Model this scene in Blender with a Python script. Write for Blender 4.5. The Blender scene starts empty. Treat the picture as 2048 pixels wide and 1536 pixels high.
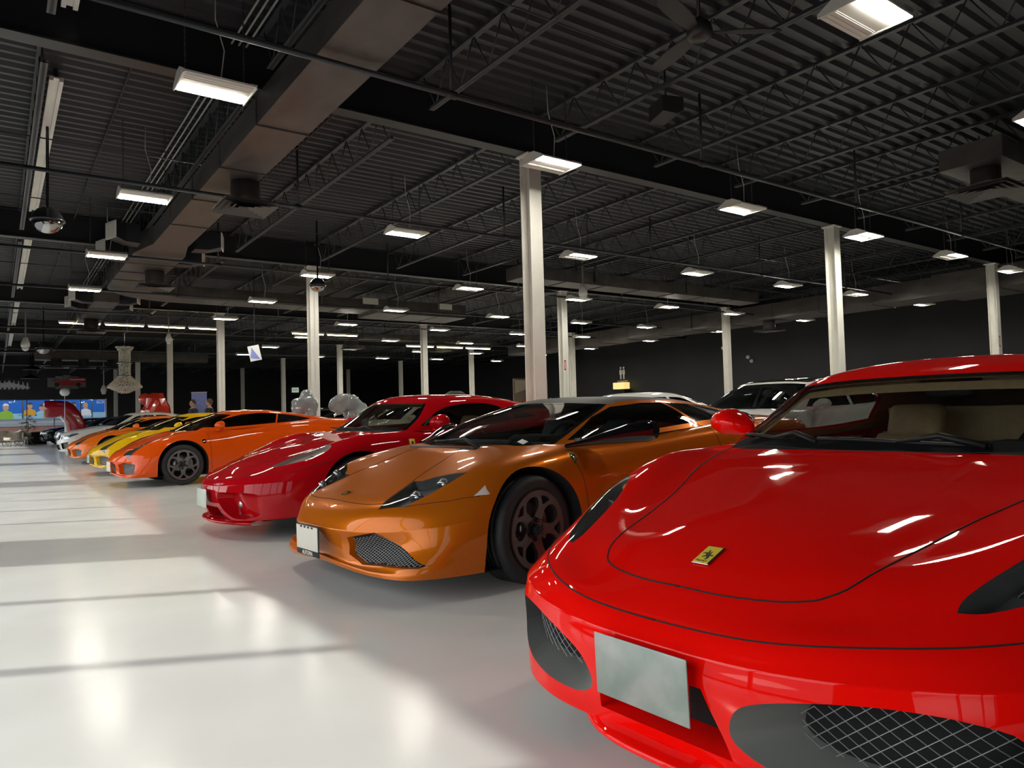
import bpy, bmesh, math, random
import numpy as np
from mathutils import Vector, Matrix
from mathutils.bvhtree import BVHTree
random.seed(7)
PI = math.pi
COL = bpy.context.scene.collection
def R(d): return math.radians(d)

# ------------------------------------------------------------------ materials
_M = {}
def mat(name, color=(.5,.5,.5), rough=.5, metal=0., coat=0., coat_rough=.03, emit=None, es=0., spec=.5, trans=0., ior=1.45, alpha=1., sheen=0.):
    if name in _M: return _M[name]
    m = bpy.data.materials.new(name); m.use_nodes = True
    b = m.node_tree.nodes['Principled BSDF']
    b.inputs['Base Color'].default_value = (*color, 1)
    b.inputs['Roughness'].default_value = rough
    b.inputs['Metallic'].default_value = metal
    b.inputs['Coat Weight'].default_value = coat*(.75 if name.startswith('paint_') else 1)
    if name.startswith('paint_'): b.inputs['Coat IOR'].default_value = 1.42; b.inputs['IOR'].default_value = 1.08; b.inputs['Roughness'].default_value = rough if metal > .25 else .6
    b.inputs['Coat Roughness'].default_value = coat_rough
    b.inputs['Specular IOR Level'].default_value = .04 if name.startswith('paint_') else spec
    b.inputs['Transmission Weight'].default_value = trans
    if not name.startswith('paint_'): b.inputs['IOR'].default_value = ior
    if emit:
        b.inputs['Emission Color'].default_value = (*emit, 1); b.inputs['Emission Strength'].default_value = es
    m.diffuse_color = (*color, 1)
    _M[name] = m
    return m
def paintish(m, s=0.):
    return m
def nodes(m): return m.node_tree.nodes, m.node_tree.links, m.node_tree.nodes['Principled BSDF']
def noise_on(m, c1, c2, scale=5., detail=4., coord='Object', rough=None, bump=0., stretch=(1,1,1), lo=.3, hi=.7):
    n, l, b = nodes(m)
    tc = n.new('ShaderNodeTexCoord'); mp = n.new('ShaderNodeMapping'); mp.inputs['Scale'].default_value = stretch
    t = n.new('ShaderNodeTexNoise'); t.inputs['Scale'].default_value = scale; t.inputs['Detail'].default_value = detail
    r = n.new('ShaderNodeValToRGB'); r.color_ramp.elements[0].position = lo; r.color_ramp.elements[1].position = hi
    r.color_ramp.elements[0].color = (*c1, 1); r.color_ramp.elements[1].color = (*c2, 1)
    l.new(tc.outputs[coord], mp.inputs['Vector']); l.new(mp.outputs[0], t.inputs['Vector']); l.new(t.outputs['Fac'], r.inputs['Fac'])
    l.new(r.outputs['Color'], b.inputs['Base Color'])
    if rough:
        q = n.new('ShaderNodeMapRange'); q.inputs['To Min'].default_value = rough[0]; q.inputs['To Max'].default_value = rough[1]
        l.new(t.outputs['Fac'], q.inputs['Value']); l.new(q.outputs[0], b.inputs['Roughness'])
    if bump:
        bp = n.new('ShaderNodeBump'); bp.inputs['Strength'].default_value = bump; bp.inputs['Distance'].default_value = .01
        l.new(t.outputs['Fac'], bp.inputs['Height']); l.new(bp.outputs[0], b.inputs['Normal'])
    return m
def glass_mat(name, tint=(.9,.95,.95), refl=1., rough=0.):
    """thin sheet of glass: tinted see-through plus a fresnel mirror"""
    if name in _M: return _M[name]
    m = bpy.data.materials.new(name); m.use_nodes = True
    n, l = m.node_tree.nodes, m.node_tree.links
    n.remove(n['Principled BSDF'])
    o = n['Material Output']
    t = n.new('ShaderNodeBsdfTransparent'); t.inputs[0].default_value = (*tint, 1)
    g = n.new('ShaderNodeBsdfGlossy'); g.inputs['Color'].default_value = (refl, refl, refl, 1); g.inputs['Roughness'].default_value = rough
    lw = n.new('ShaderNodeLayerWeight'); lw.inputs[0].default_value = .5
    pw = n.new('ShaderNodeMath'); pw.operation = 'POWER'; pw.inputs[1].default_value = 4.; l.new(lw.outputs['Facing'], pw.inputs[0])
    f = n.new('ShaderNodeMath'); f.operation = 'MULTIPLY_ADD'; f.inputs[1].default_value = .9; f.inputs[2].default_value = .06; l.new(pw.outputs[0], f.inputs[0])
    mx = n.new('ShaderNodeMixShader')
    l.new(f.outputs[0], mx.inputs[0]); l.new(t.outputs[0], mx.inputs[1]); l.new(g.outputs[0], mx.inputs[2]); l.new(mx.outputs[0], o.inputs[0])
    m.diffuse_color = (*tint, .4)
    _M[name] = m
    return m

# ------------------------------------------------------------------ objects
def tag(o, label=None, cat=None, group=None, kind=None):
    if label: o['label'] = label
    if cat: o['category'] = cat
    if group: o['group'] = group
    if kind: o['kind'] = kind
    return o
def empty(name, loc=(0,0,0), rz=0, label=None, cat=None, group=None, kind=None):
    o = bpy.data.objects.new(name, None); COL.objects.link(o); o.empty_display_size = .2
    o.location = loc; o.rotation_euler = (0, 0, rz)
    return tag(o, label, cat, group, kind)
def copy_tree(o, parent=None):
    c = o.copy(); COL.objects.link(c)
    if parent: c.parent = parent
    for ch in o.children: copy_tree(ch, c)
    return c

class MB:
    """collects shapes, then becomes one mesh object"""
    def __init__(s): s.v = []; s.f = []; s.sm = []
    def add(s, vs, fs, smooth=False):
        b = len(s.v); s.v += [tuple(map(float, p)) for p in vs]; s.f += [tuple(b + i for i in f) for f in fs]; s.sm += [smooth]*len(fs); return s
    def box(s, c, d, rz=0, rot=None):
        x, y, z = d[0]/2, d[1]/2, d[2]/2
        P = [Vector((i*x, j*y, k*z)) for i in (-1,1) for j in (-1,1) for k in (-1,1)]
        M = rot if rot is not None else Matrix.Rotation(rz, 3, 'Z')
        P = [M @ p + Vector(c) for p in P]
        return s.add(P, [(0,1,3,2),(4,6,7,5),(0,4,5,1),(2,3,7,6),(0,2,6,4),(1,5,7,3)])
    def bb(s, a, b):
        return s.box([(a[i]+b[i])/2 for i in range(3)], [abs(b[i]-a[i]) for i in range(3)])
    def rbox(s, c, d, r=.01, rz=0, seg=2):
        """box with rounded corners and edges (superellipse-like)"""
        bm = bmesh.new(); bmesh.ops.create_cube(bm, size=1)
        for v in bm.verts: v.co = Vector((v.co.x*d[0], v.co.y*d[1], v.co.z*d[2]))
        bmesh.ops.bevel(bm, geom=list(bm.edges), offset=min(r, min(d)*.49), segments=seg, profile=.5, affect='EDGES')
        M = Matrix.Rotation(rz, 3, 'Z') if not isinstance(rz, Matrix) else rz
        for v in bm.verts: v.co = M @ v.co + Vector(c)
        bm.verts.index_update()
        s.add([v.co for v in bm.verts], [[v.index for v in f.verts] for f in bm.faces], True); bm.free(); return s
    def tube(s, pts, r, n=8, closed=False, caps=True, smooth=True):
        pts = [Vector(p) for p in pts]; m = len(pts); rr = r if isinstance(r, (list, tuple)) else [r]*m
        V = []; up = None
        for i, p in enumerate(pts):
            if closed: t = pts[(i+1) % m] - pts[i-1]
            else: t = pts[min(i+1, m-1)] - pts[max(i-1, 0)]
            if t.length < 1e-9: t = Vector((0,0,1))
            t.normalize()
            if up is None:
                up = Vector((0,0,1)) if abs(t.z) < .9 else Vector((1,0,0))
            a = t.cross(up)
            if a.length < 1e-6: a = t.cross(Vector((1,0,0)))
            a.normalize(); b = a.cross(t).normalized(); up = b
            V += [p + (a*math.cos(2*PI*k/n) + b*math.sin(2*PI*k/n))*rr[i] for k in range(n)]
        F = []
        for i in range(m if closed else m-1):
            j = (i+1) % m
            for k in range(n): F.append((i*n+k, i*n+(k+1)%n, j*n+(k+1)%n, j*n+k))
        if caps and not closed: F += [tuple(range(n-1,-1,-1)), tuple((m-1)*n+k for k in range(n))]
        return s.add(V, F, smooth)
    def lathe(s, prof, c=(0,0,0), n=24, axis='z', smooth=True, cap=True):
        """prof: (radius, height) pairs turned round an axis"""
        V = []
        for r, h in prof:
            for k in range(n):
                a = 2*PI*k/n; x, y = r*math.cos(a), r*math.sin(a)
                p = (x, y, h) if axis == 'z' else ((h, x, y) if axis == 'x' else (y, h, x))
                V.append((p[0]+c[0], p[1]+c[1], p[2]+c[2]))
        F = [(i*n+k, i*n+(k+1)%n, (i+1)*n+(k+1)%n, (i+1)*n+k) for i in range(len(prof)-1) for k in range(n)]
        if cap and prof[0][0] > 1e-6: F.append(tuple(range(n-1,-1,-1)))
        if cap and prof[-1][0] > 1e-6: F.append(tuple((len(prof)-1)*n+k for k in range(n)))
        return s.add(V, F, smooth)
    def grid(s, P, smooth=True, flip=False):
        """P: rows of points"""
        r, c = len(P), len(P[0]); V = [p for row in P for p in row]
        F = [(i*c+j, i*c+j+1, (i+1)*c+j+1, (i+1)*c+j) for i in range(r-1) for j in range(c-1)]
        if flip: F = [f[::-1] for f in F]
        return s.add(V, F, smooth)
    def prism(s, poly, z0, z1, axis='z', smooth=False, M=None):
        n = len(poly)
        def p3(a, b, h): return (a, b, h) if axis == 'z' else ((h, a, b) if axis == 'x' else (a, h, b))
        V = [p3(a, b, z0) for a, b in poly] + [p3(a, b, z1) for a, b in poly]
        if M is not None: V = [M @ Vector(v) for v in V]
        F = [tuple(range(n))[::-1], tuple(range(n, 2*n))] + [(i, (i+1)%n, n+(i+1)%n, n+i) for i in range(n)]
        return s.add(V, F, smooth)
    def ball(s, c, r, n=16, m=10, scale=(1,1,1)):
        V = []; F = []
        for i in range(m+1):
            t = PI*i/m
            for k in range(n):
                a = 2*PI*k/n
                V.append((c[0]+r*scale[0]*math.sin(t)*math.cos(a), c[1]+r*scale[1]*math.sin(t)*math.sin(a), c[2]+r*scale[2]*math.cos(t)))
        for i in range(m):
            for k in range(n): F.append((i*n+k, (i+1)*n+k, (i+1)*n+(k+1)%n, i*n+(k+1)%n))
        return s.add(V, F, True)
    def build(s, name, m=None, parent=None, loc=None, rz=None):
        me = bpy.data.meshes.new(name); me.from_pydata(s.v, [], s.f); me.update()
        me.polygons.foreach_set('use_smooth', s.sm)
        if m: me.materials.append(m)
        o = bpy.data.objects.new(name, me); COL.objects.link(o)
        if parent: o.parent = parent
        if loc: o.location = loc
        if rz: o.rotation_euler.z = rz
        return o
def fix_normals(o):
    bm = bmesh.new(); bm.from_mesh(o.data); bmesh.ops.remove_doubles(bm, verts=bm.verts, dist=1e-6)
    bmesh.ops.recalc_face_normals(bm, faces=bm.faces); bm.to_mesh(o.data); bm.free()
def text_mesh(txt, size, name, m, parent=None, M=None, extrude=.001, align='CENTER'):
    c = bpy.data.curves.new(name, 'FONT'); c.body = txt; c.size = size; c.align_x = align; c.align_y = 'CENTER'; c.extrude = extrude
    o = bpy.data.objects.new(name, c); COL.objects.link(o)
    dg = bpy.context.evaluated_depsgraph_get(); dg.update()
    me = bpy.data.meshes.new_from_object(o.evaluated_get(dg)); bpy.data.objects.remove(o)
    if M is not None: me.transform(M)
    me.materials.clear(); me.materials.append(m)
    q = bpy.data.objects.new(name, me); COL.objects.link(q)
    if parent: q.parent = parent
    return q
# ================================================================== camera, light, world
sc = bpy.context.scene
F_PX, YAW, PITCH, ROLL, CAM_H = 1438.5, .6237, .0405, -.0278, 1.0188
cam_d = bpy.data.cameras.new('camera'); cam = bpy.data.objects.new('camera', cam_d); COL.objects.link(cam)
cam_d.sensor_width = 36; cam_d.lens = F_PX/2048*36; cam_d.clip_start = .05; cam_d.clip_end = 600
_f = Vector((math.sin(YAW)*math.cos(PITCH), math.cos(YAW)*math.cos(PITCH), math.sin(PITCH)))
_r = Vector((math.cos(YAW), -math.sin(YAW), 0)); _u = _r.cross(_f)
_r2 = _r*math.cos(ROLL) + _u*math.sin(ROLL); _u2 = -_r*math.sin(ROLL) + _u*math.cos(ROLL)
cam.matrix_world = Matrix.Translation((0, 0, CAM_H)) @ Matrix(((_r2.x, _u2.x, -_f.x), (_r2.y, _u2.y, -_f.y), (_r2.z, _u2.z, -_f.z))).to_4x4()
sc.camera = cam
sc.view_settings.view_transform = 'Standard'; sc.view_settings.look = 'None'; sc.view_settings.exposure = 0.55
sc.cycles.use_denoising = True; sc.cycles.max_bounces = 10; sc.cycles.transparent_max_bounces = 12; sc.cycles.glossy_bounces = 5
sc.cycles.diffuse_bounces = 4; sc.cycles.caustics_reflective = False; sc.cycles.caustics_refractive = False; sc.cycles.sample_clamp_indirect = 6
w = bpy.data.worlds.new('sky'); sc.world = w; w.use_nodes = True
n_, l_ = w.node_tree.nodes, w.node_tree.links
sky = n_.new('ShaderNodeTexSky'); sky.sky_type = 'NISHITA'; sky.sun_disc = False; sky.sun_elevation = R(39); sky.sun_rotation = R(-60)
hs_ = n_.new('ShaderNodeHueSaturation'); hs_.inputs['Saturation'].default_value = .22; l_.new(sky.outputs[0], hs_.inputs['Color']); l_.new(hs_.outputs[0], n_['Background'].inputs[0]); n_['Background'].inputs[1].default_value = .28
sun_d = bpy.data.lights.new('sun', 'SUN'); sun_d.energy = 1.75; sun_d.angle = R(1.3); sun_d.color = (1, .97, .9)
sun = bpy.data.objects.new('sun', sun_d); COL.objects.link(sun)
_sd = Vector((math.cos(R(39))*math.cos(R(-27)), math.cos(R(39))*math.sin(R(-27)), -math.sin(R(39))))
sun.rotation_euler = _sd.to_track_quat('-Z', 'Y').to_euler(); sun.location = (-20, 10, 20)

# ================================================================== the shell
X0, X1, YB, YF = -1.55, 28.8, -7.0, 58.6      # facade, right wall, behind, far wall
ZB, ZD = 4.58, 5.12                            # girder underside, deck underside
GX, GY = [6.03 + 7.585*i for i in range(3)], [7.81 + 8.47*j for j in range(6)]
m_floor = mat('epoxy_floor', (.78,.77,.73), .10, spec=.10)
noise_on(m_floor, (.74,.725,.68), (.81,.80,.76), 1.3, 6, rough=(.14,.22), bump=.012)
m_deck = mat('deck_paint', (.033,.036,.042), .42)
m_steel = mat('dark_steel', (.05,.053,.058), .4)
m_beam = mat('beam_paint', (.020,.022,.026), .4)
m_wall = mat('black_wall', (.018,.019,.022), .55); noise_on(m_wall, (.014,.015,.018), (.022,.023,.026), .6, 3)
m_white = mat('column_paint', (.80,.79,.73), .45); noise_on(m_white, (.74,.73,.67), (.84,.83,.77), 2.5, 4, bump=.05)
m_frame = mat('window_frame', (.10,.10,.105), .4)
m_fwhite = mat('white_frame', (.75,.76,.76), .4)
m_pane = glass_mat('window_glass', (.93,.96,.96), .8)

f = MB().bb((X0-.3, YB-.3, -.2), (X1+.3, YF+.3, 0)).build('floor', m_floor); tag(f, kind='structure')
# corrugated roof deck: ribs run along X
P = []; pitch = .20; y = YB
while y < YF:
    for dy, z in ((0, 0), (.055, 0), (.085, .05), (.17, .05)):
        P.append((y+dy, ZD + z))
    y += pitch
P.append((y, ZD))
mb = MB(); mb.grid([[(X0-.3, a, z) for a, z in P], [(X1+.3, a, z) for a, z in P]], smooth=False)
mb.bb((X0-.3, YB-.3, ZD+.1), (X1+.3, YF+.3, ZD+.2))
tag(mb.build('ceiling', m_deck), kind='structure')
def wallbox(name, a, b, m=m_wall): return tag(MB().bb(a, b).build(name, m), kind='structure')
wallbox('wall_right', (X1, YB, 0), (X1+.3, YF, ZD+.1))
wallbox('wall_back', (X0-.3, YB-.3, 0), (X1+.3, YB, ZD+.1))
# left facade: glass between piers, solid above the head
HEAD = 2.78
mw = MB()
mw.bb((X0-.25, YB, HEAD), (X0, YF, ZD+.1)); mw.bb((X0-.25, YB, 0), (X0, -5.4, HEAD))
piers = []
for gy in [GY[0]-8.47] + GY:
    a, b = gy-.38, gy+.92
    piers.append((a, b)); mw.bb((X0-.25, a, 0), (X0, b, HEAD))
tag(mw.build('wall_left', m_wall), kind='structure')
wn = 0
spans = [(-5.4, piers[0][0])] + [(piers[i][1], piers[i+1][0]) for i in range(len(piers)-1)] + [(piers[-1][1], YF-.2)]
for a, b in spans:
    wn += 1
    wr = empty('window_%d' % wn, (X0-.1, (a+b)/2, 0), kind='structure')
    fr = MB(); L = b-a; k = max(1, round(L/1.36)); off = -(a+b)/2
    for i in range(k+1):
        yy = a + L*i/k + off; fr.bb((-.05, yy-.03, 0), (.05, yy+.03, HEAD))
    fr.bb((-.05, a+off, 0), (.05, b+off, .12)); fr.bb((-.05, a+off, HEAD-.06), (.05, b+off, HEAD))
    fr.build('window_frame', m_frame, wr)
    MB().add([(0, a+off, .1), (0, b+off, .1), (0, b+off, HEAD-.03), (0, a+off, HEAD-.03)], [(0,1,2,3)]).build('glass_pane', m_pane, wr)
# far wall with its shop window
WX = 6.45; WH = 2.86
mf = MB(); mf.bb((X0-.3, YF, WH), (X1+.3, YF+.3, ZD+.1)); mf.bb((WX, YF, 0), (X1+.3, YF+.3, WH)); mf.bb((X0-.3, YF, 0), (X0+.15, YF+.3, WH))
tag(mf.build('wall_far', m_wall), kind='structure')
wn += 1
wr = empty('window_%d' % wn, ((X0+WX)/2, YF+.1, 0), kind='structure')
fr = MB(); a, b = X0+.15, WX; off = -(X0+WX)/2
for i in range(6):
    xx = a + (b-a)*i/5 + off
    fr.bb((xx-.03, -.05, 0), (xx+.03, .05, WH))
fr.bb((a+off, -.05, 0), (b+off, .05, .1)); fr.bb((a+off, -.05, WH-.06), (b+off, .05, WH))
fr.build('window_frame', m_frame, wr)
fw = MB(); fw.bb((b+off-.09, -.12, 0), (b+off+.02, -.04, WH)); fw.build('window_trim', m_fwhite, wr)
MB().add([(a+off, 0, .08), (b+off, 0, .08), (b+off, 0, WH-.03), (a+off, 0, WH-.03)], [(0,1,2,3)]).build('glass_pane', m_pane, wr)
# outside ground
m_asph = mat('parking_ground', (.32,.32,.31), .9); noise_on(m_asph, (.26,.26,.25), (.36,.36,.35), 3, 4)
og = MB().bb((-60, -40, -.35), (70, 130, -.21)).build('ground', m_asph); tag(og, kind='structure')

# ================================================================== roof steel
def i_section(L, w, h, tf=.02, tw=.015):
    mb = MB(); mb.bb((0,-w/2,0), (L, w/2, tf)); mb.bb((0,-w/2,h-tf), (L, w/2, h)); mb.bb((0,-tw/2,tf), (L, tw/2, h-tf)); return mb
for j, gy in enumerate([GY[0]-8.47] + GY):
    o = i_section(X1-X0, .20, ZD-ZB-.003).build('trim_%d' % (j+1), m_beam, loc=(X0, gy, ZB)); tag(o, kind='structure')
# open-web joists, one mesh shared
def joist_mesh(L, depth):
    mb = MB()
    for zz in (0, depth-.05):
        for s in (-1, 1): mb.bb((s*.012-.022+.0, 0 if zz else .42, zz), (s*.012+.022, L if zz else L-.42, zz+.006)); mb.bb((s*.012-.003, 0 if zz else .42, zz), (s*.012+.003, L if zz else L-.42, zz+.045))
    n = 14; st = (L-.5)/n
    for i in range(n):
        y0 = .25+st*i
        mb.tube([(0, y0, depth-.03), (0, y0+st/2, .02)], .009, 5); mb.tube([(0, y0+st/2, .02), (0, y0+st, depth-.03)], .009, 5)
    mb.bb((-.05, 0, depth-.06), (.05, .18, depth))
    mb.bb((-.05, L-.18, depth-.06), (.05, L, depth))
    return mb
rows = [GY[0]-8.47] + GY
jm = None; jx = [6.08 + 1.896*k for k in range(-3, 12)]
for bi in range(-1, 7):
    y0 = rows[bi]+.098 if bi >= 0 else YB+.02
    y1 = (rows[bi+1]-.098) if bi+1 < len(rows) else YF-.02
    if bi == -1: continue
    L = y1-y0
    src = None
    for x in jx:
        if src is None:
            src = joist_mesh(L, .50).build('steel_joist', m_steel, loc=(x, y0, ZD-.502)); o = src
        else:
            o = src.copy(); COL.objects.link(o); o.location = (x, y0, ZD-.502)
        near = ['spanning the bay over the camera', 'spanning the bay just past the first girder', 'spanning the bay above the orange-red wedge sports car',
                'spanning the fourth bay from the camera', 'spanning the fifth bay from the camera', 'spanning the sixth bay from the camera', 'spanning the last bay before the far wall'][bi]
        tag(o, 'black open-web steel roof joist ' + near, 'joist', 'open-web roof joists')
# columns: wide-flange posts, web facing Y
def column_mb(h, w=.205, d=.21):
    mb = MB()
    mb.bb((-w/2, -d/2, 0), (w/2, -d/2+.014, h)); mb.bb((-w/2, d/2-.014, 0), (w/2, d/2, h)); mb.bb((-.006, -d/2, 0), (.006, d/2, h))
    return mb
csrc = None
CN = {(0,0): 'between the metallic orange coupe and the dark red one', (1,0): 'behind the nearest red car, beside its windscreen', (2,0): 'farthest right, above the nearest red car roof',
      (0,1): 'above the grey bubbly statue', (1,1): 'just right of the tall front post, with a red sticker', (2,1): 'behind the white electric car',
      (0,2): 'above the yellow coupe roof', (1,2): 'above the dark red coupe roof', (0,3): 'right of the red sculpture', (0,4): 'behind the crystal chandelier'}
for (i, gx) in enumerate(GX):
    for (j, gy) in enumerate(GY):
        root = empty('steel_column', (gx, gy, 0), label='cream painted steel H-section post ' + CN.get((i, j), 'in the dark back half of the hall'), cat='column', group='cream steel columns')
        if csrc is None:
            csrc = column_mb(ZB-.01); s_ = csrc.build('shaft', m_white, root); cap = MB().bb((-.14, -.14, ZB-.025), (.14, .14, ZB-.003)).build('cap_plate', m_white, root)
            bp_ = MB().bb((-.16,-.16,.001), (.16,.16,.022)).build('base_plate', m_white, root); cparts = (s_, cap, bp_)
        else:
            for q in cparts: c = q.copy(); COL.objects.link(c); c.parent = root
# ================================================================== things on the ceiling
m_lhouse = mat('light_housing', (.74,.74,.68), .4)
m_led = mat('led_panel', (1,1,1), .4, emit=(1, .95, .83), es=98)
m_tube = mat('warm_tube', (1,1,1), .4, emit=(1, .82, .42), es=12)
m_chain = mat('chain_steel', (.16,.16,.16), .35, metal=.8)
m_pipe = mat('pipe_paint', (.035,.037,.042), .38)
m_duct = mat('duct_sheet', (.09,.083,.078), .40, metal=.25); noise_on(m_duct, (.068,.062,.060), (.12,.108,.10), 3.5, 5, rough=(.32,.5), stretch=(1,.5,1))
m_diff = mat('diffuser_paint', (.075,.07,.068), .4)
m_gal = mat('galvanised', (.42,.42,.40), .4, metal=.3)
def high_bay(lit=(1,)):
    r = empty('ceiling_light', (0,0,4.1))
    mb = MB(); L, W = .62, .44
    mb.bb((-L/2, -.055, .03), (L/2, .055, .10))                       # driver box spine
    for s in (-1, 1):                                                 # two sloped wings
        mb.add([(-L/2, s*.055, .012), (L/2, s*.055, .012), (L/2, s*W/2, .012), (-L/2, s*W/2, .012),
                (-L/2, s*.055, .075), (L/2, s*.055, .075), (L/2, s*W/2, .030), (-L/2, s*W/2, .030)],
               [(0,1,2,3),(7,6,5,4),(0,4,5,1),(1,5,6,2),(2,6,7,3),(3,7,4,0)])
        mb.bb((-L/2, s*.075-.004, .074), (L/2, s*.075+.004, .082)); mb.bb((-L/2, s*.15-.004, .045), (L/2, s*.15+.004, .057))
        mb.add([(s*L/2, -W/2, 0), (s*L/2, W/2, 0), (s*L/2, W/2, .035), (s*L/2, .06, .115), (s*L/2, -.06, .115), (s*L/2, -W/2, .035),
                (s*(L/2+.012), -W/2, 0), (s*(L/2+.012), W/2, 0), (s*(L/2+.012), W/2, .035), (s*(L/2+.012), .06, .115), (s*(L/2+.012), -.06, .115), (s*(L/2+.012), -W/2, .035)],
               [(0,1,2,3,4,5),(11,10,9,8,7,6)] + [(i, (i+1)%6, 6+(i+1)%6, 6+i) for i in range(6)])
    mb.bb((-L/2, -.055, .012), (L/2, .055, .031))
    mb.build('housing', m_lhouse, r)
    for s in (-1, 1):
        if s in lit: MB().bb((-L/2+.02, s*.135-.062, .004), (L/2-.02, s*.135+.062, .0115)).build('led_panel', m_led, r)
        else:
            lv = MB(); lv.bb((-L/2+.02, s*.135-.062, .006), (L/2-.02, s*.135+.062, .0115))
            for k in range(3): lv.bb((-L/2+.02, s*.135-.05+.045*k, .001), (L/2-.02, s*.135-.044+.045*k, .006))
            lv.build('unlit_panel', m_lhouse, r)
    for s in (-1, 1):
        cb = MB(); z = .11; k = 0
        while z < ZD-4.1+.04:
            a = (.008, .002) if k % 2 else (.002, .008)
            cb.bb((s*L*.42-a[0], -a[1], z), (s*L*.42+a[0], a[1], z+.034)); z += .027; k += 1
        cb.tube([(s*L*.42, 0, .115), (s*L*.42, 0, ZD-4.06)], .0018, 4)
        cb.build('chain', m_chain, r)
    MB().tube([(.05,0,.1), (.09,.02,.4), (.02,.05,.7), (.03,.08,ZD-4.06)], .006, 5).build('cord', m_lhouse, r)
    return r
FXX = [1.66, 5.66, 9.5, 13.1, 16.65, 19.9, 24.0]; FYY = [2.88, 6.9, 10.8, 14.95, 18.9, 22.6, 26.6, 30.7, 34.8]
hbs = {0: high_bay((1,)), 1: high_bay((-1,)), 2: high_bay((-1, 1))}; used_ = set()
xw = ['beside the windows', 'second file from windows', 'third file from windows', 'fourth file from windows', 'fifth file from windows', 'sixth file from windows', 'nearest the dark side wall']
yw = ['nearest row, above the camera', 'second row, just before the first girder', 'third row', 'fourth row', 'fifth row', 'sixth row', 'seventh row', 'eighth row', 'ninth row']
for j, fy in enumerate(FYY):
    for i, fx in enumerate(FXX):
        if (i == 0 and j in (0, 5, 6, 7, 8)) or (j == 0 and i in (3, 4, 5, 6)) or (i == 6 and j < 2): continue
        if j >= 6 and i in (0, 1): continue
        kd = 2 if (i, j) in ((3, 1), (2, 0)) else (1 if (i, j) in ((1, 1), (1, 0), (4, 1), (2, 3)) or (i+j) % 3 == 1 and i > 1 else 0)
        if kd in used_: o = copy_tree(hbs[kd])
        else: o = hbs[kd]; used_.add(kd)
        o.location = (fx, fy, 4.1); 
        if (i, j) == (2, 1): o.rotation_euler.z = R(0)
        tag(o, 'white LED high-bay light ' + xw[i] + ', ' + yw[j], 'ceiling light', 'suspended high-bay lights')
        if j > 5:
            for c in o.children:
                if c.name.startswith('cord'): bpy.data.objects.remove(c)
# warm fluorescent strips further back
def strip(x, y, z, L, rz, lab, grp='warm fluorescent strips'):
    r = empty('strip_light', (x, y, z), R(rz), lab, 'ceiling light', grp)
    MB().bb((-L/2, -.06, .03), (L/2, .06, .09)).build('housing', m_lhouse, r)
    MB().tube([(-L/2+.03, 0, .012), (L/2-.03, 0, .012)], .018, 8).build('tube', m_tube, r)
    MB().tube([(-L/2+.2, 0, .09), (-L/2+.2, 0, ZD-z+.045)], .006, 4).build('hanger', m_chain, r)
    MB().tube([(L/2-.2, 0, .09), (L/2-.2, 0, ZD-z+.045)], .006, 4).build('hanger', m_chain, r)
for k in range(4): strip(4.35+1.27*k*.0 + k*1.3 - 2.1, 27.2, 4.32, 1.2, 0, 'warm white fluorescent strip above the crystal chandelier, number %s in its line' % ['one','two','three','four'][k] if 0 else 'warm white fluorescent strip in the line above the chandelier and yellow coupe')
for k in range(2): strip(9.15+1.3*k, 25.2, 4.05, 1.2, 0, 'warm fluorescent strip left of the post above the grey statue', 'warm strips by the grey statue')
for k in range(3): strip(15.0+1.5*k, 27.6, 4.0, 1.35, 0, 'warm fluorescent strip in the line above the dark red coupe roof', 'warm strips above the dark red coupe')
# sprinkler mains along X with risers and drops
def pipe_run(y, z, x0, x1, lab, rad=.028, drops=()):
    r = empty('sprinkler_pipe', (x0, y, z), label=lab, cat='pipe', group='sprinkler mains')
    MB().tube([(0,0,0), (x1-x0,0,0)], rad, 10).build('pipe', m_pipe, r)
    x = 1.4
    while x < x1-x0:
        MB().tube([(x-.05,0,0), (x+.05,0,0)], rad*1.5, 8).build('coupling', m_pipe, r)
        x += 3.79
    x = 1.4
    while x < x1-x0:
        MB().tube([(x,0,0), (x,0,ZD-z+.045)], rad*.62, 8).build('hanger_rod', m_pipe, r); x += 3.79
for y, z, l in ((6.02,4.2,'black steel sprinkler main crossing under the big duct near the camera'), (10.5,4.2,'second black sprinkler main, past the first girder'), (15.25,4.2,'third black sprinkler main, before the elbow duct'),
             (19.45,4.2,'fourth black sprinkler main behind the elbow duct'), (23.3,4.2,'fifth black sprinkler main'), (27.7,4.2,'sixth black sprinkler main deep in the hall'), (35.4,4.2,'seventh black sprinkler main near the far wall')):
    pipe_run(y, z, X0+.05, 21.35, l)
# thin pipes along Y in pairs (conduits) close to the deck
def conduit(x, lab, ys=(YB+.1, YF-.2), z=5.05, rad=.012, n=1, gap=.06):
    mb = MB()
    for k in range(n): mb.tube([(x+gap*k, ys[0], z), (x+gap*k, ys[1], z)], rad, 6)
    tag(mb.build('conduit', m_gal if n == 3 else m_pipe), lab, 'conduit')
conduit(2.05, 'three parallel steel conduits running along the deck left of the duct', n=3, gap=.075, ys=(3., 26.))
conduit(-.55, 'thin conduit clipped to the deck beside the glass front', ys=(-2., 40.))
conduit(1.25, 'single thin conduit between the white rail and triple conduits', ys=(8.2, 40.))
conduit(3.65, 'single thin conduit right of the big duct', ys=(8.2, 30.))
for bi in range(-1, 6):
    for fr_ in (.33, .67):
        yb_ = (rows[bi] if bi >= 0 else YB) + 8.47*fr_ if bi >= 0 else None
        if yb_ is None or yb_ > 34: continue
        tag(MB().tube([(X0+.05, yb_, ZD-.49), (28.7, yb_, ZD-.49)], .009, 5).build('joist_bridging', m_steel), 'thin black bridging rod tying the roof joists', 'bridging rod', 'joist bridging rods')
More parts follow.
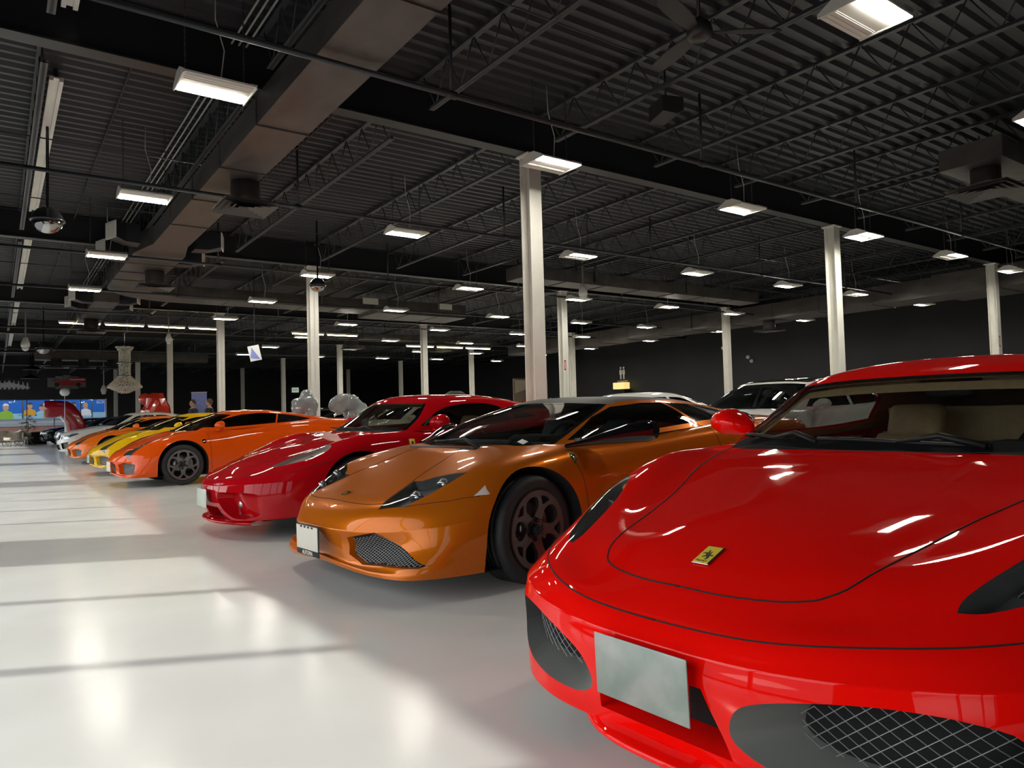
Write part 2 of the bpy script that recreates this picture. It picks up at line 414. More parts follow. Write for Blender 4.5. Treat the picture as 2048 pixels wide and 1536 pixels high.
# long white rail with two flanges
for k, (a, b) in enumerate(((2.2, 7.6), (9.3, 15.3), (17.4, 24.2), (25.2, 33.), (34., 42.))):
    mb = MB(); mb.bb((-.075, a, 0), (-.035, b, .05)); mb.bb((.02, a, 0), (.06, b, .05)); mb.bb((-.04, a, .03), (.03, b, .045))
    o = mb.build('ceiling_rail', m_white, loc=(.56, 0, 4.86))
    for yy in (a+.3, (a+b)/2, b-.3): MB().bb((-.02, yy-.02, .05), (.02, yy+.02, ZD-4.86)).build('bracket', m_pipe, o)
    tag(o, 'cream twin-flange ceiling rail, ' + ['above the camera', 'between the first and second girders', 'between the second and third girders', 'between the third and fourth girders', 'farthest of the run'][k], 'rail', 'ceiling rails')

# the big supply duct, with cross-broken panels
def duct_y(x0, x1, y0, y1, z0, z1, n, name='air_duct', taper=None):
    mb = MB(); H = (z0+z1)/2
    for k in range(n):
        a, b = y0+(y1-y0)*k/n, y0+(y1-y0)*(k+1)/n
        for (p, q, s) in (((x0, z0), (x1, z0), (0,-1)), ((x0, z1), (x1, z1), (0,1)), ((x0, z0), (x0, z1), (-1,0)), ((x1, z0), (x1, z1), (1,0))):
            c = ((p[0]+q[0])/2+s[0]*.012, (a+b)/2, (p[1]+q[1])/2+s[1]*.012)
            mb.add([(p[0], a, p[1]), (q[0], a, q[1]), (q[0], b, q[1]), (p[0], b, p[1]), c], [(0,1,4),(1,2,4),(2,3,4),(3,0,4)])
        if k:
            for (xa, xb, za, zb) in ((x0-.012, x1+.012, z0-.018, z0), (x0-.012, x0, z0, z1), (x1, x1+.012, z0, z1)): mb.bb((xa, a-.012, za), (xb, a+.012, zb))
    mb.bb((x0, y1-.01, z0), (x1, y1, z1)); mb.bb((x0, y0, z0), (x1, y0+.01, z1))
    return mb
def duct_x(x0, x1, y0, y1, z0, z1, n):
    d = duct_y(y0, y1, x0, x1, z0, z1, n); d.v = [(b, a, c) for a, b, c in d.v]; d.f = [g[::-1] for g in d.f]; return d
def diffuser(parent, x, y, ztop, zb, s=.62, r=.17, galv=False):
    MB().lathe([(r, ztop), (r, zb+.16), (r*1.03, zb+.15), (r*1.03, zb+.13), (r, zb+.12), (r, zb+.05)], (x, y, 0), 28).build('round_neck', m_duct, parent)
    mb = MB()
    for k in range(4):
        h0 = s/2*(1-k*.24); h1 = h0-.075; z = zb + k*.006
        a = [(-h0,-h0), (h0,-h0), (h0,h0), (-h0,h0)]; b = [(-h1,-h1), (h1,-h1), (h1,h1), (-h1,h1)]
        V = [(x+p, y+q, z) for p, q in a] + [(x+p, y+q, z+.045) for p, q in b]
        mb.add(V, [(i, (i+1)%4, 4+(i+1)%4, 4+i) for i in range(4)])
    mb.bb((x-s/2, y-s/2, zb+.05), (x+s/2, y+s/2, zb+.056))
    mb.build('diffuser', m_diff, parent)
def side_outlet(parent, x, y, z, s):
    """boot turned outwards with a pale grille on its mouth"""
    mb = MB(); dx = s
    mb.add([(x, y-.18, z-.17), (x, y+.18, z-.17), (x, y+.18, z+.17), (x, y-.18, z+.17),
            (x+dx*.24, y-.22, z-.17), (x+dx*.24, y+.14, z-.17), (x+dx*.24, y+.14, z+.17), (x+dx*.24, y-.22, z+.17),
            (x+dx*.42, y-.38, z-.13), (x+dx*.52, y-.08, z-.13), (x+dx*.52, y-.08, z+.13), (x+dx*.42, y-.38, z+.13)],
           [(0,1,5,4),(1,2,6,5),(2,3,7,6),(3,0,4,7),(4,5,9,8),(5,6,10,9),(6,7,11,10),(7,4,8,11),(8,9,10,11)])
    mb.build('side_boot', m_beam, parent)
    g = MB(); a = Vector((x+dx*.42, y-.38, z)); b = Vector((x+dx*.52, y-.08, z)); d = (b-a).normalized(); nrm = Vector((d.y*dx, -d.x*dx, 0)) * (1 if dx > 0 else 1)
    rot = Matrix((d, Vector((-d.y, d.x, 0)), Vector((0,0,1)))).transposed()
    g.box((a+b)/2 + nrm*.012, (.36, .02, .30), rot=rot)
    for k in range(9): g.box((a+b)/2 + nrm*.026 + d*(-.13+.0325*k), (.008, .012, .22), rot=rot)
    g.build('grille', m_lhouse, parent)
DZ0, DZ1 = 4.28, 4.62
D = empty('air_duct', (2.62, 4.6, DZ0), label='big dark grey rectangular duct running back over the cars, with diffusers and pale grilles', cat='air duct')
D.location = (0,0,0)
d = duct_y(2.34, 2.92, -6.5, 6.35, DZ0, DZ1-.02, 9); d.build('duct_section', m_duct, D)
d = duct_y(2.34, 2.92, 6.35, 14.3, DZ0, DZ1-.02, 5); d.build('duct_section', m_duct, D)
d = MB(); d.add([(2.34,14.3,DZ0),(2.92,14.3,DZ0),(2.92,14.3,DZ1),(2.34,14.3,DZ1),(2.15,15.2,DZ0),(3.05,15.2,DZ0),(3.05,15.2,DZ1),(2.15,15.2,DZ1)], [(0,4,5,1),(1,5,6,2),(2,6,7,3),(3,7,4,0)]); d.build('duct_section', m_duct, D)
d = duct_y(2.15, 3.05, 15.2, 19.2, DZ0, DZ1-.02, 4); d.build('duct_section', m_duct, D)
# swept elbow towards the middle of the hall
el = MB(); N = 10; c = (4.1, 19.2); rows_ = []
for k in range(N+1):
    a = PI - (PI/2)*k/N; ro, ri = 1.95, 1.05
    rows_.append([(c[0]+ro*math.cos(a), c[1]+ro*math.sin(a), DZ0), (c[0]+ri*math.cos(a), c[1]+ri*math.sin(a), DZ0), (c[0]+ri*math.cos(a), c[1]+ri*math.sin(a), DZ1-.02), (c[0]+ro*math.cos(a), c[1]+ro*math.sin(a), DZ1-.02), (c[0]+ro*math.cos(a), c[1]+ro*math.sin(a), DZ0)])
el.grid(rows_, smooth=False); el.build('elbow', m_duct, D)
d = duct_x(4.1, 9.4, 20.25, 21.15, DZ0, DZ1-.02, 5); d.build('duct_section', m_duct, D)
d = duct_x(9.4, 12.6, 20.0, 21.4, DZ0-.1, DZ1-.02, 3); d.build('duct_section', m_duct, D)
for yy in (10.0, 16.9): diffuser(D, 2.78, yy, DZ0+.02, 3.9, .7, .19)
for yy in (14.55, 16.1): side_outlet(D, 2.14, yy, 4.45, -1); side_outlet(D, 3.06, yy, 4.45, 1)
for xx in (9.2, 11.8): MB().bb((xx-.25, 19.96, 4.42), (xx+.25, 19.995, 4.6)).build('grille', m_lhouse, D)
D2 = empty('air_duct', (0,0,0), label='narrower dark duct continuing past the elbow toward the chandelier', cat='air duct')
duct_y(2.1, 2.7, 21.6, 26.6, DZ0-.02, DZ1-.04, 4).build('duct_section', m_duct, D2)
for yy in (25.4,): diffuser(D2, 2.4, yy, DZ0, 3.85, .75, .2)
for yy in (22.0, 23.3): side_outlet(D2, 2.1, yy, 4.43, -1); side_outlet(D2, 2.7, yy, 4.43, 1)
D3 = empty('air_duct', (0,0,0), label='wide dark duct along the black side wall behind the white electric car', cat='air duct')
duct_y(21.4, 23.4, -2., 9.4, 3.98, 4.56, 7).build('duct_section', m_duct, D3)
duct_y(21.4, 22.8, 9.4, 30., 3.98, 4.5, 12).build('duct_section', m_duct, D3)
D4 = empty('air_duct', (0,0,0), label='stub duct with round neck and square diffuser, upper right over the nearest car', cat='air duct')

duct_x(11.0, 17.2, 3.85, 4.65, 4.3, 4.6, 4).build('duct_section', m_duct, D4)
diffuser(D4, 11.42, 4.22, 4.31, 3.95, .8, .19)
D5 = empty('air_duct', (0,0,0), label='dark cross duct behind the tall front post with a round neck diffuser', cat='air duct')
duct_x(10.2, 19.4, 13.62, 14.3, 4.25, 4.56, 7).build('duct_section', m_duct, D5)
diffuser(D5, 10.7, 13.75, 4.26, 3.9, .8, .2); diffuser(D3, 21.9, 15.0, 4.0, 3.62, .8, .2)
D6 = empty('air_duct', (0,0,0), label='dark duct crossing near the far wall above the chandelier', cat='air duct')
duct_x(1.5, 9., 39.5, 40.3, 4.1, 4.5, 6).build('duct_section', m_duct, D6)
for xx in (2.3, 3.4, 4.6): diffuser(D6, xx, 39.4, 4.12, 3.7, 1., .22)
D7 = empty('air_duct', (0,0,0), label='small cylinder diffusers on a duct in the middle of the hall', cat='air duct')
duct_x(11., 19., 28.0, 28.6, 4.3, 4.56, 6).build('duct_section', m_duct, D7)
for xx in (12.2, 16.4): diffuser(D7, xx, 28.3, 4.32, 3.9, .8, .2)

def straps(D_, pts, z):
    for x_, y_ in pts: MB().bb((x_-.012, y_-.012, z), (x_+.012, y_+.012, ZD+.045)).build('hanger_strap', m_pipe, D_)
straps(D2, [(2.07, 23.9), (2.73, 23.9)], DZ0); straps(D3, [(21.37, 5.2), (21.37, 12.), (21.37, 18.), (22.83, 18.)], 4.0); straps(D4, [(12.5, 3.82), (12.5, 4.68)], 4.3)
straps(D5, [(12.5, 13.59), (12.5, 14.33), (16., 13.59)], 4.3); straps(D6, [(3., 39.47), (3., 40.33), (7., 39.47)], 4.1); straps(D7, [(12.5, 27.97), (12.5, 28.63), (17., 27.97)], 4.3)
# black pendant domes (mirror bottoms)
m_dome = mat('dome_black', (.02,.02,.022), .25, coat=.6); m_domeg = mat('dome_mirror', (.35,.35,.36), .08, metal=1.)
def dome(x, y, z, r, lab):
    o = empty('pendant_dome', (x, y, z), label=lab, cat='security dome', group='hanging black domes')
    MB().lathe([(.018, ZD-z+.045), (.018, r*.95), (r*.30, r*.92), (r*.62, r*.72), (r*.88, r*.38), (r*1.0, r*.10), (r*1.06, r*.02), (r*1.06, -r*.04), (r*.96, -r*.05)], n=28).build('cowl', m_dome, o)
    MB().lathe([(r*.95, -r*.05), (r*.86, -r*.34), (r*.6, -r*.66), (r*.3, -r*.82), (.0001, -r*.86)], n=28).build('mirror_bowl', m_domeg, o)
dome(.545, 10.9, 3.66, .19, 'black pendant security dome under the cream rail at upper left')
dome(5.45, 14.4, 3.79, .165, 'black pendant security dome beside the post above the grey statue')
dome(1.36, 29.6, 3.72, .24, 'black pendant security dome far back, left of the chandelier')
m_wcam = mat('camera_white', (.72,.72,.70), .35)
def ptz(x, y, z, s, lab):
    o = empty('security_camera', (x, y, z), label=lab, cat='security camera', group='white dome cameras')
    MB().lathe([(.02*s, ZD-z+.045), (.02*s, .19*s), (.06*s, .18*s), (.075*s, .1*s), (.10*s, .06*s), (.115*s, -.02*s), (.10*s, -.09*s)], n=20).build('housing', m_wcam, o)
    MB().ball((0, -.01*s, -.12*s), .085*s, scale=(1,1,.95)).build('camera_ball', m_wcam, o)
ptz(11.9, 13.4, 3.98, 1.0, 'white pan-tilt camera hanging right of the cylinder diffuser behind the tall front post')
ptz(4.6, 25.5, 3.75, .9, 'white pan-tilt camera hanging left of the cream posts by the red sculpture')
ptz(.75, 26.5, 3.55, 1.1, 'white camera on a stalk at far left, past the cream rail')
ptz(4.4, 41., 2.75, 1.2, 'white pendant camera between the racing picture and the chandelier')

# ceiling fan, at rest
m_fan = mat('fan_black', (.03,.03,.03), .35)
fan = empty('ceiling_fan', (5.03, 4.02, 4.32), label='black three-blade ceiling fan hanging at top centre right', cat='ceiling fan')
MB().tube([(0,0,.06), (0,0,ZD-4.32+.045)], .016, 8).build('down_rod', m_fan, fan)
MB().lathe([(.03,.13), (.06,.10), (.105,.06), (.115,.0), (.10,-.05), (.06,-.075), (.0001,-.08)], n=24).build('motor', m_fan, fan)
for a in (195, 325, 75):
    b = MB(); ar = R(a); rot = Matrix.Rotation(ar, 3, 'Z')
    pr = [(.1,.03), (.2,.055), (.35,.075), (.55,.075), (.68,.06), (.72,.03)]
    rows_ = [[tuple(rot @ Vector((d_, -w_, -.02))), tuple(rot @ Vector((d_, w_, .015)))] for d_, w_ in pr]
    b.grid(rows_); rows2 = [[tuple(Vector(p)+Vector((0,0,.008))) for p in r_] for r_ in rows_]; b.grid(rows2, flip=True); b.build('blade', m_fan, fan)
# wedge-shaped loudspeaker
m_spk = mat('speaker_black', (.03,.03,.033), .5)
sp = empty('ceiling_speaker', (6.35, 5.6, 4.5), R(-20), label='black wedge loudspeaker hung from the joists right of the fan', cat='loudspeaker')
mb = MB(); prof = [(-.13,-.09), (.05,-.11), (.13,-.06), (.13,.09), (-.13,.09)]
mb.prism(prof, -.18, .18, axis='y'); mb.build('cabinet', m_spk, sp)
MB().add([(-.135,-.165,-.085), (-.135,.165,-.085), (-.135,.165,.085), (-.135,-.165,.085)], [(0,1,2,3)]).build('grille', m_fan, sp)
MB().tube([(0,0,.09), (0,0,ZD-4.5+.045)], .015, 6).build('bracket', m_fan, sp)
# ================================================================== car-body tools
def _knots(P):
    """average chord spacing along axis 1 of an (a,b,3) array"""
    d = np.linalg.norm(np.diff(P, axis=1), axis=2).mean(axis=0) + 1e-4
    d = np.sqrt(d); return np.concatenate([[0], np.cumsum(d)])
def _interp(P, T, crease, ghost0, ghost1):
    """P (n, m, 3) control rows; cubic through the rows at params T (in row index units). ghost rows continue the curve; crease = row indices kept sharp"""
    n = len(P)
    d = np.sqrt(np.linalg.norm(np.diff(P, axis=0), axis=2).mean(axis=1) + 1e-4)
    def slope(i, side):
        a = P[i-1] if i > 0 else ghost0; b = P[i+1] if i < n-1 else ghost1
        ha = d[i-1] if i > 0 else d[0]; hb = d[i] if i < n-1 else d[-1]
        if a is None or (i in crease and side > 0): return (b - P[i])/hb if b is not None else (P[i]-a)/ha
        if b is None or (i in crease and side < 0): return (P[i]-a)/ha
        return ((P[i]-a)/ha*hb + (b-P[i])/hb*ha)/(ha+hb)
    out = []
    for t in T:
        i = min(int(t), n-2); s = t-i; h = d[i]
        m0 = slope(i, 1)*h; m1 = slope(i+1, -1)*h
        s2, s3 = s*s, s*s*s
        out.append((2*s3-3*s2+1)*P[i] + (s3-2*s2+s)*m0 + (-2*s3+3*s2)*P[i+1] + (s3-s2)*m1)
    return np.array(out)
def _params(n, sub, crease, extra):
    T = set()
    for i in range(n-1):
        k = sub[i] if isinstance(sub, (list, tuple)) else sub
        for q in range(k): T.add(round(i+q/k, 5))
    T.add(float(n-1))
    for c in crease:
        for e in (-.05, .05):
            if 0 < c+e < n-1: T.add(round(c+e, 5))
    for e in extra: T.add(round(e, 5))
    T = sorted(T); 
    return T
MIR = np.array([1, -1, 1.])
def surface(rings, subu=6, subv=5, cr=(), cc=(), exu=(), exv=()):
    """rings[v][u] = (x, y>=0, z), u runs from front centre round the side to rear centre, the last ring lies on the centre line"""
    P = np.array(rings, float)                       # (nv, nu, 3)
    Tv = _params(P.shape[0], subv, cr, exv); Tu = _params(P.shape[1], subu, cc, exu)
    A = _interp(P, Tv, set(cr), None, P[-2]*MIR)     # along v
    B = A.transpose(1, 0, 2)
    B = _interp(B, Tu, set(cc), B[1]*MIR, B[-2]*MIR) # along u
    return B.transpose(1, 0, 2), Tu, Tv              # (v, u, 3)
class Shell:
    """body skin of a car: half surface mirrored, cut and divided into parts"""
    def __init__(s):
        s.bm = bmesh.new(); s.part = s.bm.faces.layers.int.new('part'); s.uv = s.bm.faces.layers.float_vector.new('uv'); s.nl = s.bm.verts.layers.float_vector.new('nn')
    def add(s, rings, part=0, **k):
        G, Tu, Tv = surface(rings, **k); bm = s.bm
        for side in (1, -1):
            V = [[bm.verts.new((p[0], p[1]*side if abs(p[1]) > 1e-5 else 0, p[2])) for p in row] for row in G]
            for i in range(len(G)-1):
                for j in range(len(G[0])-1):
                    q = [V[i][j], V[i][j+1], V[i+1][j+1], V[i+1][j]]
                    if side > 0: q.reverse()
                    try: f = bm.faces.new(q)
                    except ValueError: continue
                    f[s.part] = part; f[s.uv] = ((Tu[j]+Tu[j+1])/2, (Tv[i]+Tv[i+1])/2, side); f.smooth = True
    def hole(s, x0, x1, w, zmax=2.):
        """open the top of the lower body where the cabin sits"""
        s.bm.normal_update()
        s.cut([(x0, -w), (x1, -w), (x1, w), (x0, w)], 'xy', lambda m, n: n[2] > .3 and m[2] > .5, 97)
        bmesh.ops.delete(s.bm, geom=[f for f in s.bm.faces if f[s.part] == 97], context='FACES')
    def finish(s):
        bmesh.ops.remove_doubles(s.bm, verts=s.bm.verts, dist=2e-5)
        bmesh.ops.dissolve_degenerate(s.bm, dist=1e-5, edges=s.bm.edges)
        s.bm.normal_update()
        s.bvh = BVHTree.FromBMesh(s.bm)
        return s
    AX = {'xz': (0, 2, 1), 'yz': (1, 2, 0), 'xy': (0, 1, 2)}
    def cut(s, poly, proj, flt, part):
        """cut the outline of poly (2-D, seen along the third axis) into the skin where flt(centre, normal); faces inside become part"""
        a, b, c = s.AX[proj]; bm = s.bm; n = len(poly)
        for i in range(n):
            p, q = poly[i], poly[(i+1) % n]
            lo = (min(p[0], q[0])-.002, min(p[1], q[1])-.002); hi = (max(p[0], q[0])+.002, max(p[1], q[1])+.002)
            fs = []
            for f in bm.faces:
                xs = [v.co[a] for v in f.verts]
                if max(xs) < lo[0] or min(xs) > hi[0]: continue
                ys = [v.co[b] for v in f.verts]
                if max(ys) < lo[1] or min(ys) > hi[1]: continue
                if flt(f.calc_center_median(), f.normal): fs.append(f)
            if not fs: continue
            co = [0, 0, 0]; co[a], co[b] = p; no = [0, 0, 0]; no[a], no[b] = (q[1]-p[1]), -(q[0]-p[0])
            if abs(no[a])+abs(no[b]) < 1e-9: continue
            g = set(fs)
            for f in fs: g.update(f.edges); g.update(f.verts)
            bmesh.ops.bisect_plane(bm, geom=list(g), dist=1e-5, plane_co=co, plane_no=no)
        r = []
        for f in bm.faces:
            m = f.calc_center_median()
            if pin(poly, m[a], m[b]) and flt(m, f.normal): f[s.part] = part; r.append(f)
        return r
    def cut2(s, poly, proj, flt, part, both=True):
        """both sides of the car: flt gets the centre with y made positive"""
        if proj == 'xz':
            r = s.cut(poly, proj, lambda m, n: flt(Vector((m[0], abs(m[1]), m[2])), n), part)
        else:
            r = s.cut(poly, proj, lambda m, n: m[1] >= 0 and flt(m, n), part)
            k = 0 if proj == 'yz' else 1
            mp = [((-p[0], p[1]) if k == 0 else (p[0], -p[1])) for p in poly][::-1]
            r += s.cut(mp, proj, lambda m, n: m[1] <= 0 and flt(Vector((m[0], -m[1], m[2])), n), part)
        return r
    def freeze(s):
        """store the smooth normals of the whole skin"""
        s.bm.normal_update()
        for v in s.bm.verts: v[s.nl] = v.normal
    def extract(s, part, name, m, parent, side=None, off=0., keep=False):
        fs = [f for f in s.bm.faces if f[s.part] == part and (side is None or f.calc_center_median()[1]*side > 0)]
        if not fs: return None
        vm = {}; V = []; N = []; F = []
        for f in fs:
            ix = []
            for v in f.verts:
                if v not in vm: vm[v] = len(V); nn = v[s.nl]; V.append(v.co + nn*off); N.append(nn.normalized() if nn.length > 0 else Vector((0,0,1)))
                ix.append(vm[v])
            F.append(ix)
        me = bpy.data.meshes.new(name); me.from_pydata([tuple(v) for v in V], [], F); me.update()
        me.polygons.foreach_set('use_smooth', [True]*len(F)); me.normals_split_custom_set_from_vertices([tuple(x) for x in N])
        me.materials.append(m)
        o = bpy.data.objects.new(name, me); COL.objects.link(o); o.parent = parent
        return o
    def trim(s, pred, name, m, parent, off):
        """inner lining strip: copies of the faces that satisfy pred(u, v), moved inwards"""
        fs = [f for f in s.bm.faces if f[s.uv][1] > .05 and f[s.part] in (6, 7) and pred(f[s.uv][0], f[s.uv][1])]
        keep = [(f, f[s.part]) for f in fs]
        for f in fs: f[s.part] = 96
        o = s.extract(96, name, m, parent, off=off)
        for f, p in keep: f[s.part] = p
        return o
    def recess(s, part, vec, m_wall_, m_floor_, parent, name_w='bezel', name_f='grille', side=None, scale=1., keep_floor=True):
        """sink the faces of a part along vec: walls join the old rim to the sunk floor"""
        fs = [f for f in s.bm.faces if f[s.part] == part and (side is None or f.calc_center_median()[1]*side > 0)]
        if not fs: return
        S = set(fs); cen = sum((f.calc_center_median() for f in fs), Vector())/len(fs); vec = Vector(vec)
        T = lambda p: cen + (p-cen)*scale + vec
        W = MB(); 
        for f in fs:
            for l in f.loops:
                e = l.edge
                if sum(1 for g in e.link_faces if g in S) == 1:
                    a, b = l.vert.co, l.link_loop_next.vert.co
                    W.add([a, b, T(b), T(a)], [(0,3,2,1)], True)
        w_ = W.build(name_w, m_wall_, parent); fix_normals(w_)
        fo = None
        if keep_floor:
            vm = {}; V = []; F = []
            for f in fs:
                ix = []
                for v in f.verts:
                    if v not in vm: vm[v] = len(V); V.append(T(v.co))
                    ix.append(vm[v])
                F.append(ix)
            fo = MB().add(V, F, True).build(name_f, m_floor_, parent)
        return w_, fo
    def ray(s, o, d):
        h = s.bvh.ray_cast(Vector(o), Vector(d)); return h[0], h[1]
    def on(s, p, q, proj, side=1, far=6.):
        """point of the skin seen at (p, q) along the third axis"""
        if proj == 'xz': o, d = (p, side*far, q), (0, -side, 0)
        elif proj == 'xy': o, d = (p, q, far), (0, 0, -1)
        else: o, d = (-far, p, q), (1, 0, 0)
        return s.ray(o, d)
    def seam(s, pts, proj, m, parent, name='panel_gap', r=.0022, side=1, n=10, lift=0.0, closed=False):
        out = []
        P = list(pts) + ([pts[0]] if closed else [])
        for a, b in zip(P[:-1], P[1:]):
            for k in range(n):
                t = k/n; h, nn = s.on(a[0]+(b[0]-a[0])*t, a[1]+(b[1]-a[1])*t, proj, side)
                if h is not None: out.append(h + nn*lift)
        h, nn = s.on(P[-1][0], P[-1][1], proj, side)
        if h is not None: out.append(h + nn*lift)
        if len(out) < 2: return None
        return MB().tube(out, r, 5).build(name, m, parent)
def pin(poly, x, y):
    c = False; n = len(poly); j = n-1
    for i in range(n):
        if (poly[i][1] > y) != (poly[j][1] > y) and x < (poly[j][0]-poly[i][0])*(y-poly[i][1])/(poly[j][1]-poly[i][1])+poly[i][0]: c = not c
        j = i
    return c
def smooth_poly(pts, n=6, sharp=()):
    """closed Catmull-Rom through 2-D points, corners in sharp stay sharp"""
    out = []; m = len(pts)
    for i in range(m):
        p0, p1, p2, p3 = (np.array(pts[(i+k) % m], float) for k in (-1, 0, 1, 2))
        a = (p2-p0)/2 if i not in sharp else (p2-p1); b = (p3-p1)/2 if (i+1) % m not in sharp else (p2-p1)
        for k in range(n):
            s = k/n; out.append(tuple((2*s**3-3*s**2+1)*p1 + (s**3-2*s**2+s)*a + (-2*s**3+3*s**2)*p2 + (s**3-s**2)*b))
    return out
def circle(cx, cy, r, n=40, a0=0, a1=2*PI, ry=None):
    return [(cx+r*math.cos(a0+(a1-a0)*k/n), cy+(ry or r)*math.sin(a0+(a1-a0)*k/n)) for k in range(n)]
def plate_holes(outer, holes, th, dish=None, bev=.003):
    """flat plate in (x, z) with holes, thickness along y, dish(r) gives the y of the face"""
    bm = bmesh.new()
    for loop in [outer] + holes:
        vs = [bm.verts.new((p[0], 0, p[1])) for p in loop]
        for i in range(len(vs)): bm.edges.new((vs[i], vs[(i+1) % len(vs)]))
    bmesh.ops.triangle_fill(bm, use_beauty=True, use_dissolve=False, edges=list(bm.edges), normal=(0, -1, 0))
    bmesh.ops.subdivide_edges(bm, edges=[e for e in bm.edges if e.calc_length() > .05], cuts=1)
    bmesh.ops.triangulate(bm, faces=bm.faces)
    for f in bm.faces:
        if f.normal.y > 0: f.normal_flip()
    r = bmesh.ops.extrude_face_region(bm, geom=list(bm.faces))
    vs = [g for g in r['geom'] if isinstance(g, bmesh.types.BMVert)]
    for v in vs: v.co.y -= th
    if dish:
        for v in bm.verts: v.co.y += dish(math.hypot(v.co.x, v.co.z))
    bmesh.ops.recalc_face_normals(bm, faces=bm.faces)
    bm.verts.index_update(); mb = MB(); mb.add([v.co for v in bm.verts], [[v.index for v in f.verts] for f in bm.faces], False); bm.free(); return mb

m_domeg = mat('dome_mirror', (.35,.35,.36), .08, metal=1.)
m_tyre = mat('tyre_rubber', (.018,.018,.019), .62)
m_disc = mat('brake_disc', (.30,.29,.28), .28, metal=1.)
m_blk = mat('black_plastic', (.010,.010,.011), .5, spec=.3)
m_gloss = mat('gloss_black', (.006,.006,.007), .08, coat=1.)
m_dark = mat('wheel_well', (.008,.008,.009), .9)
m_gap = mat('panel_gap_dark', (.01,.008,.008), .8)
m_chrome = mat('chrome', (.78,.78,.78), .1, metal=1.)
m_mesh = mat('grille_wire', (.30,.30,.30), .35, metal=.7)
m_lampglass = glass_mat('lamp_glass', (.86,.88,.88), .9)
m_bowl = mat('lamp_bowl', (.55,.55,.55), .22, metal=.9)
m_lampdk = mat('lamp_housing', (.10,.10,.105), .35)
m_amber = mat('amber_lens', (.8,.22,.04), .25)
m_under = mat('underbody', (.012,.012,.013), .7)

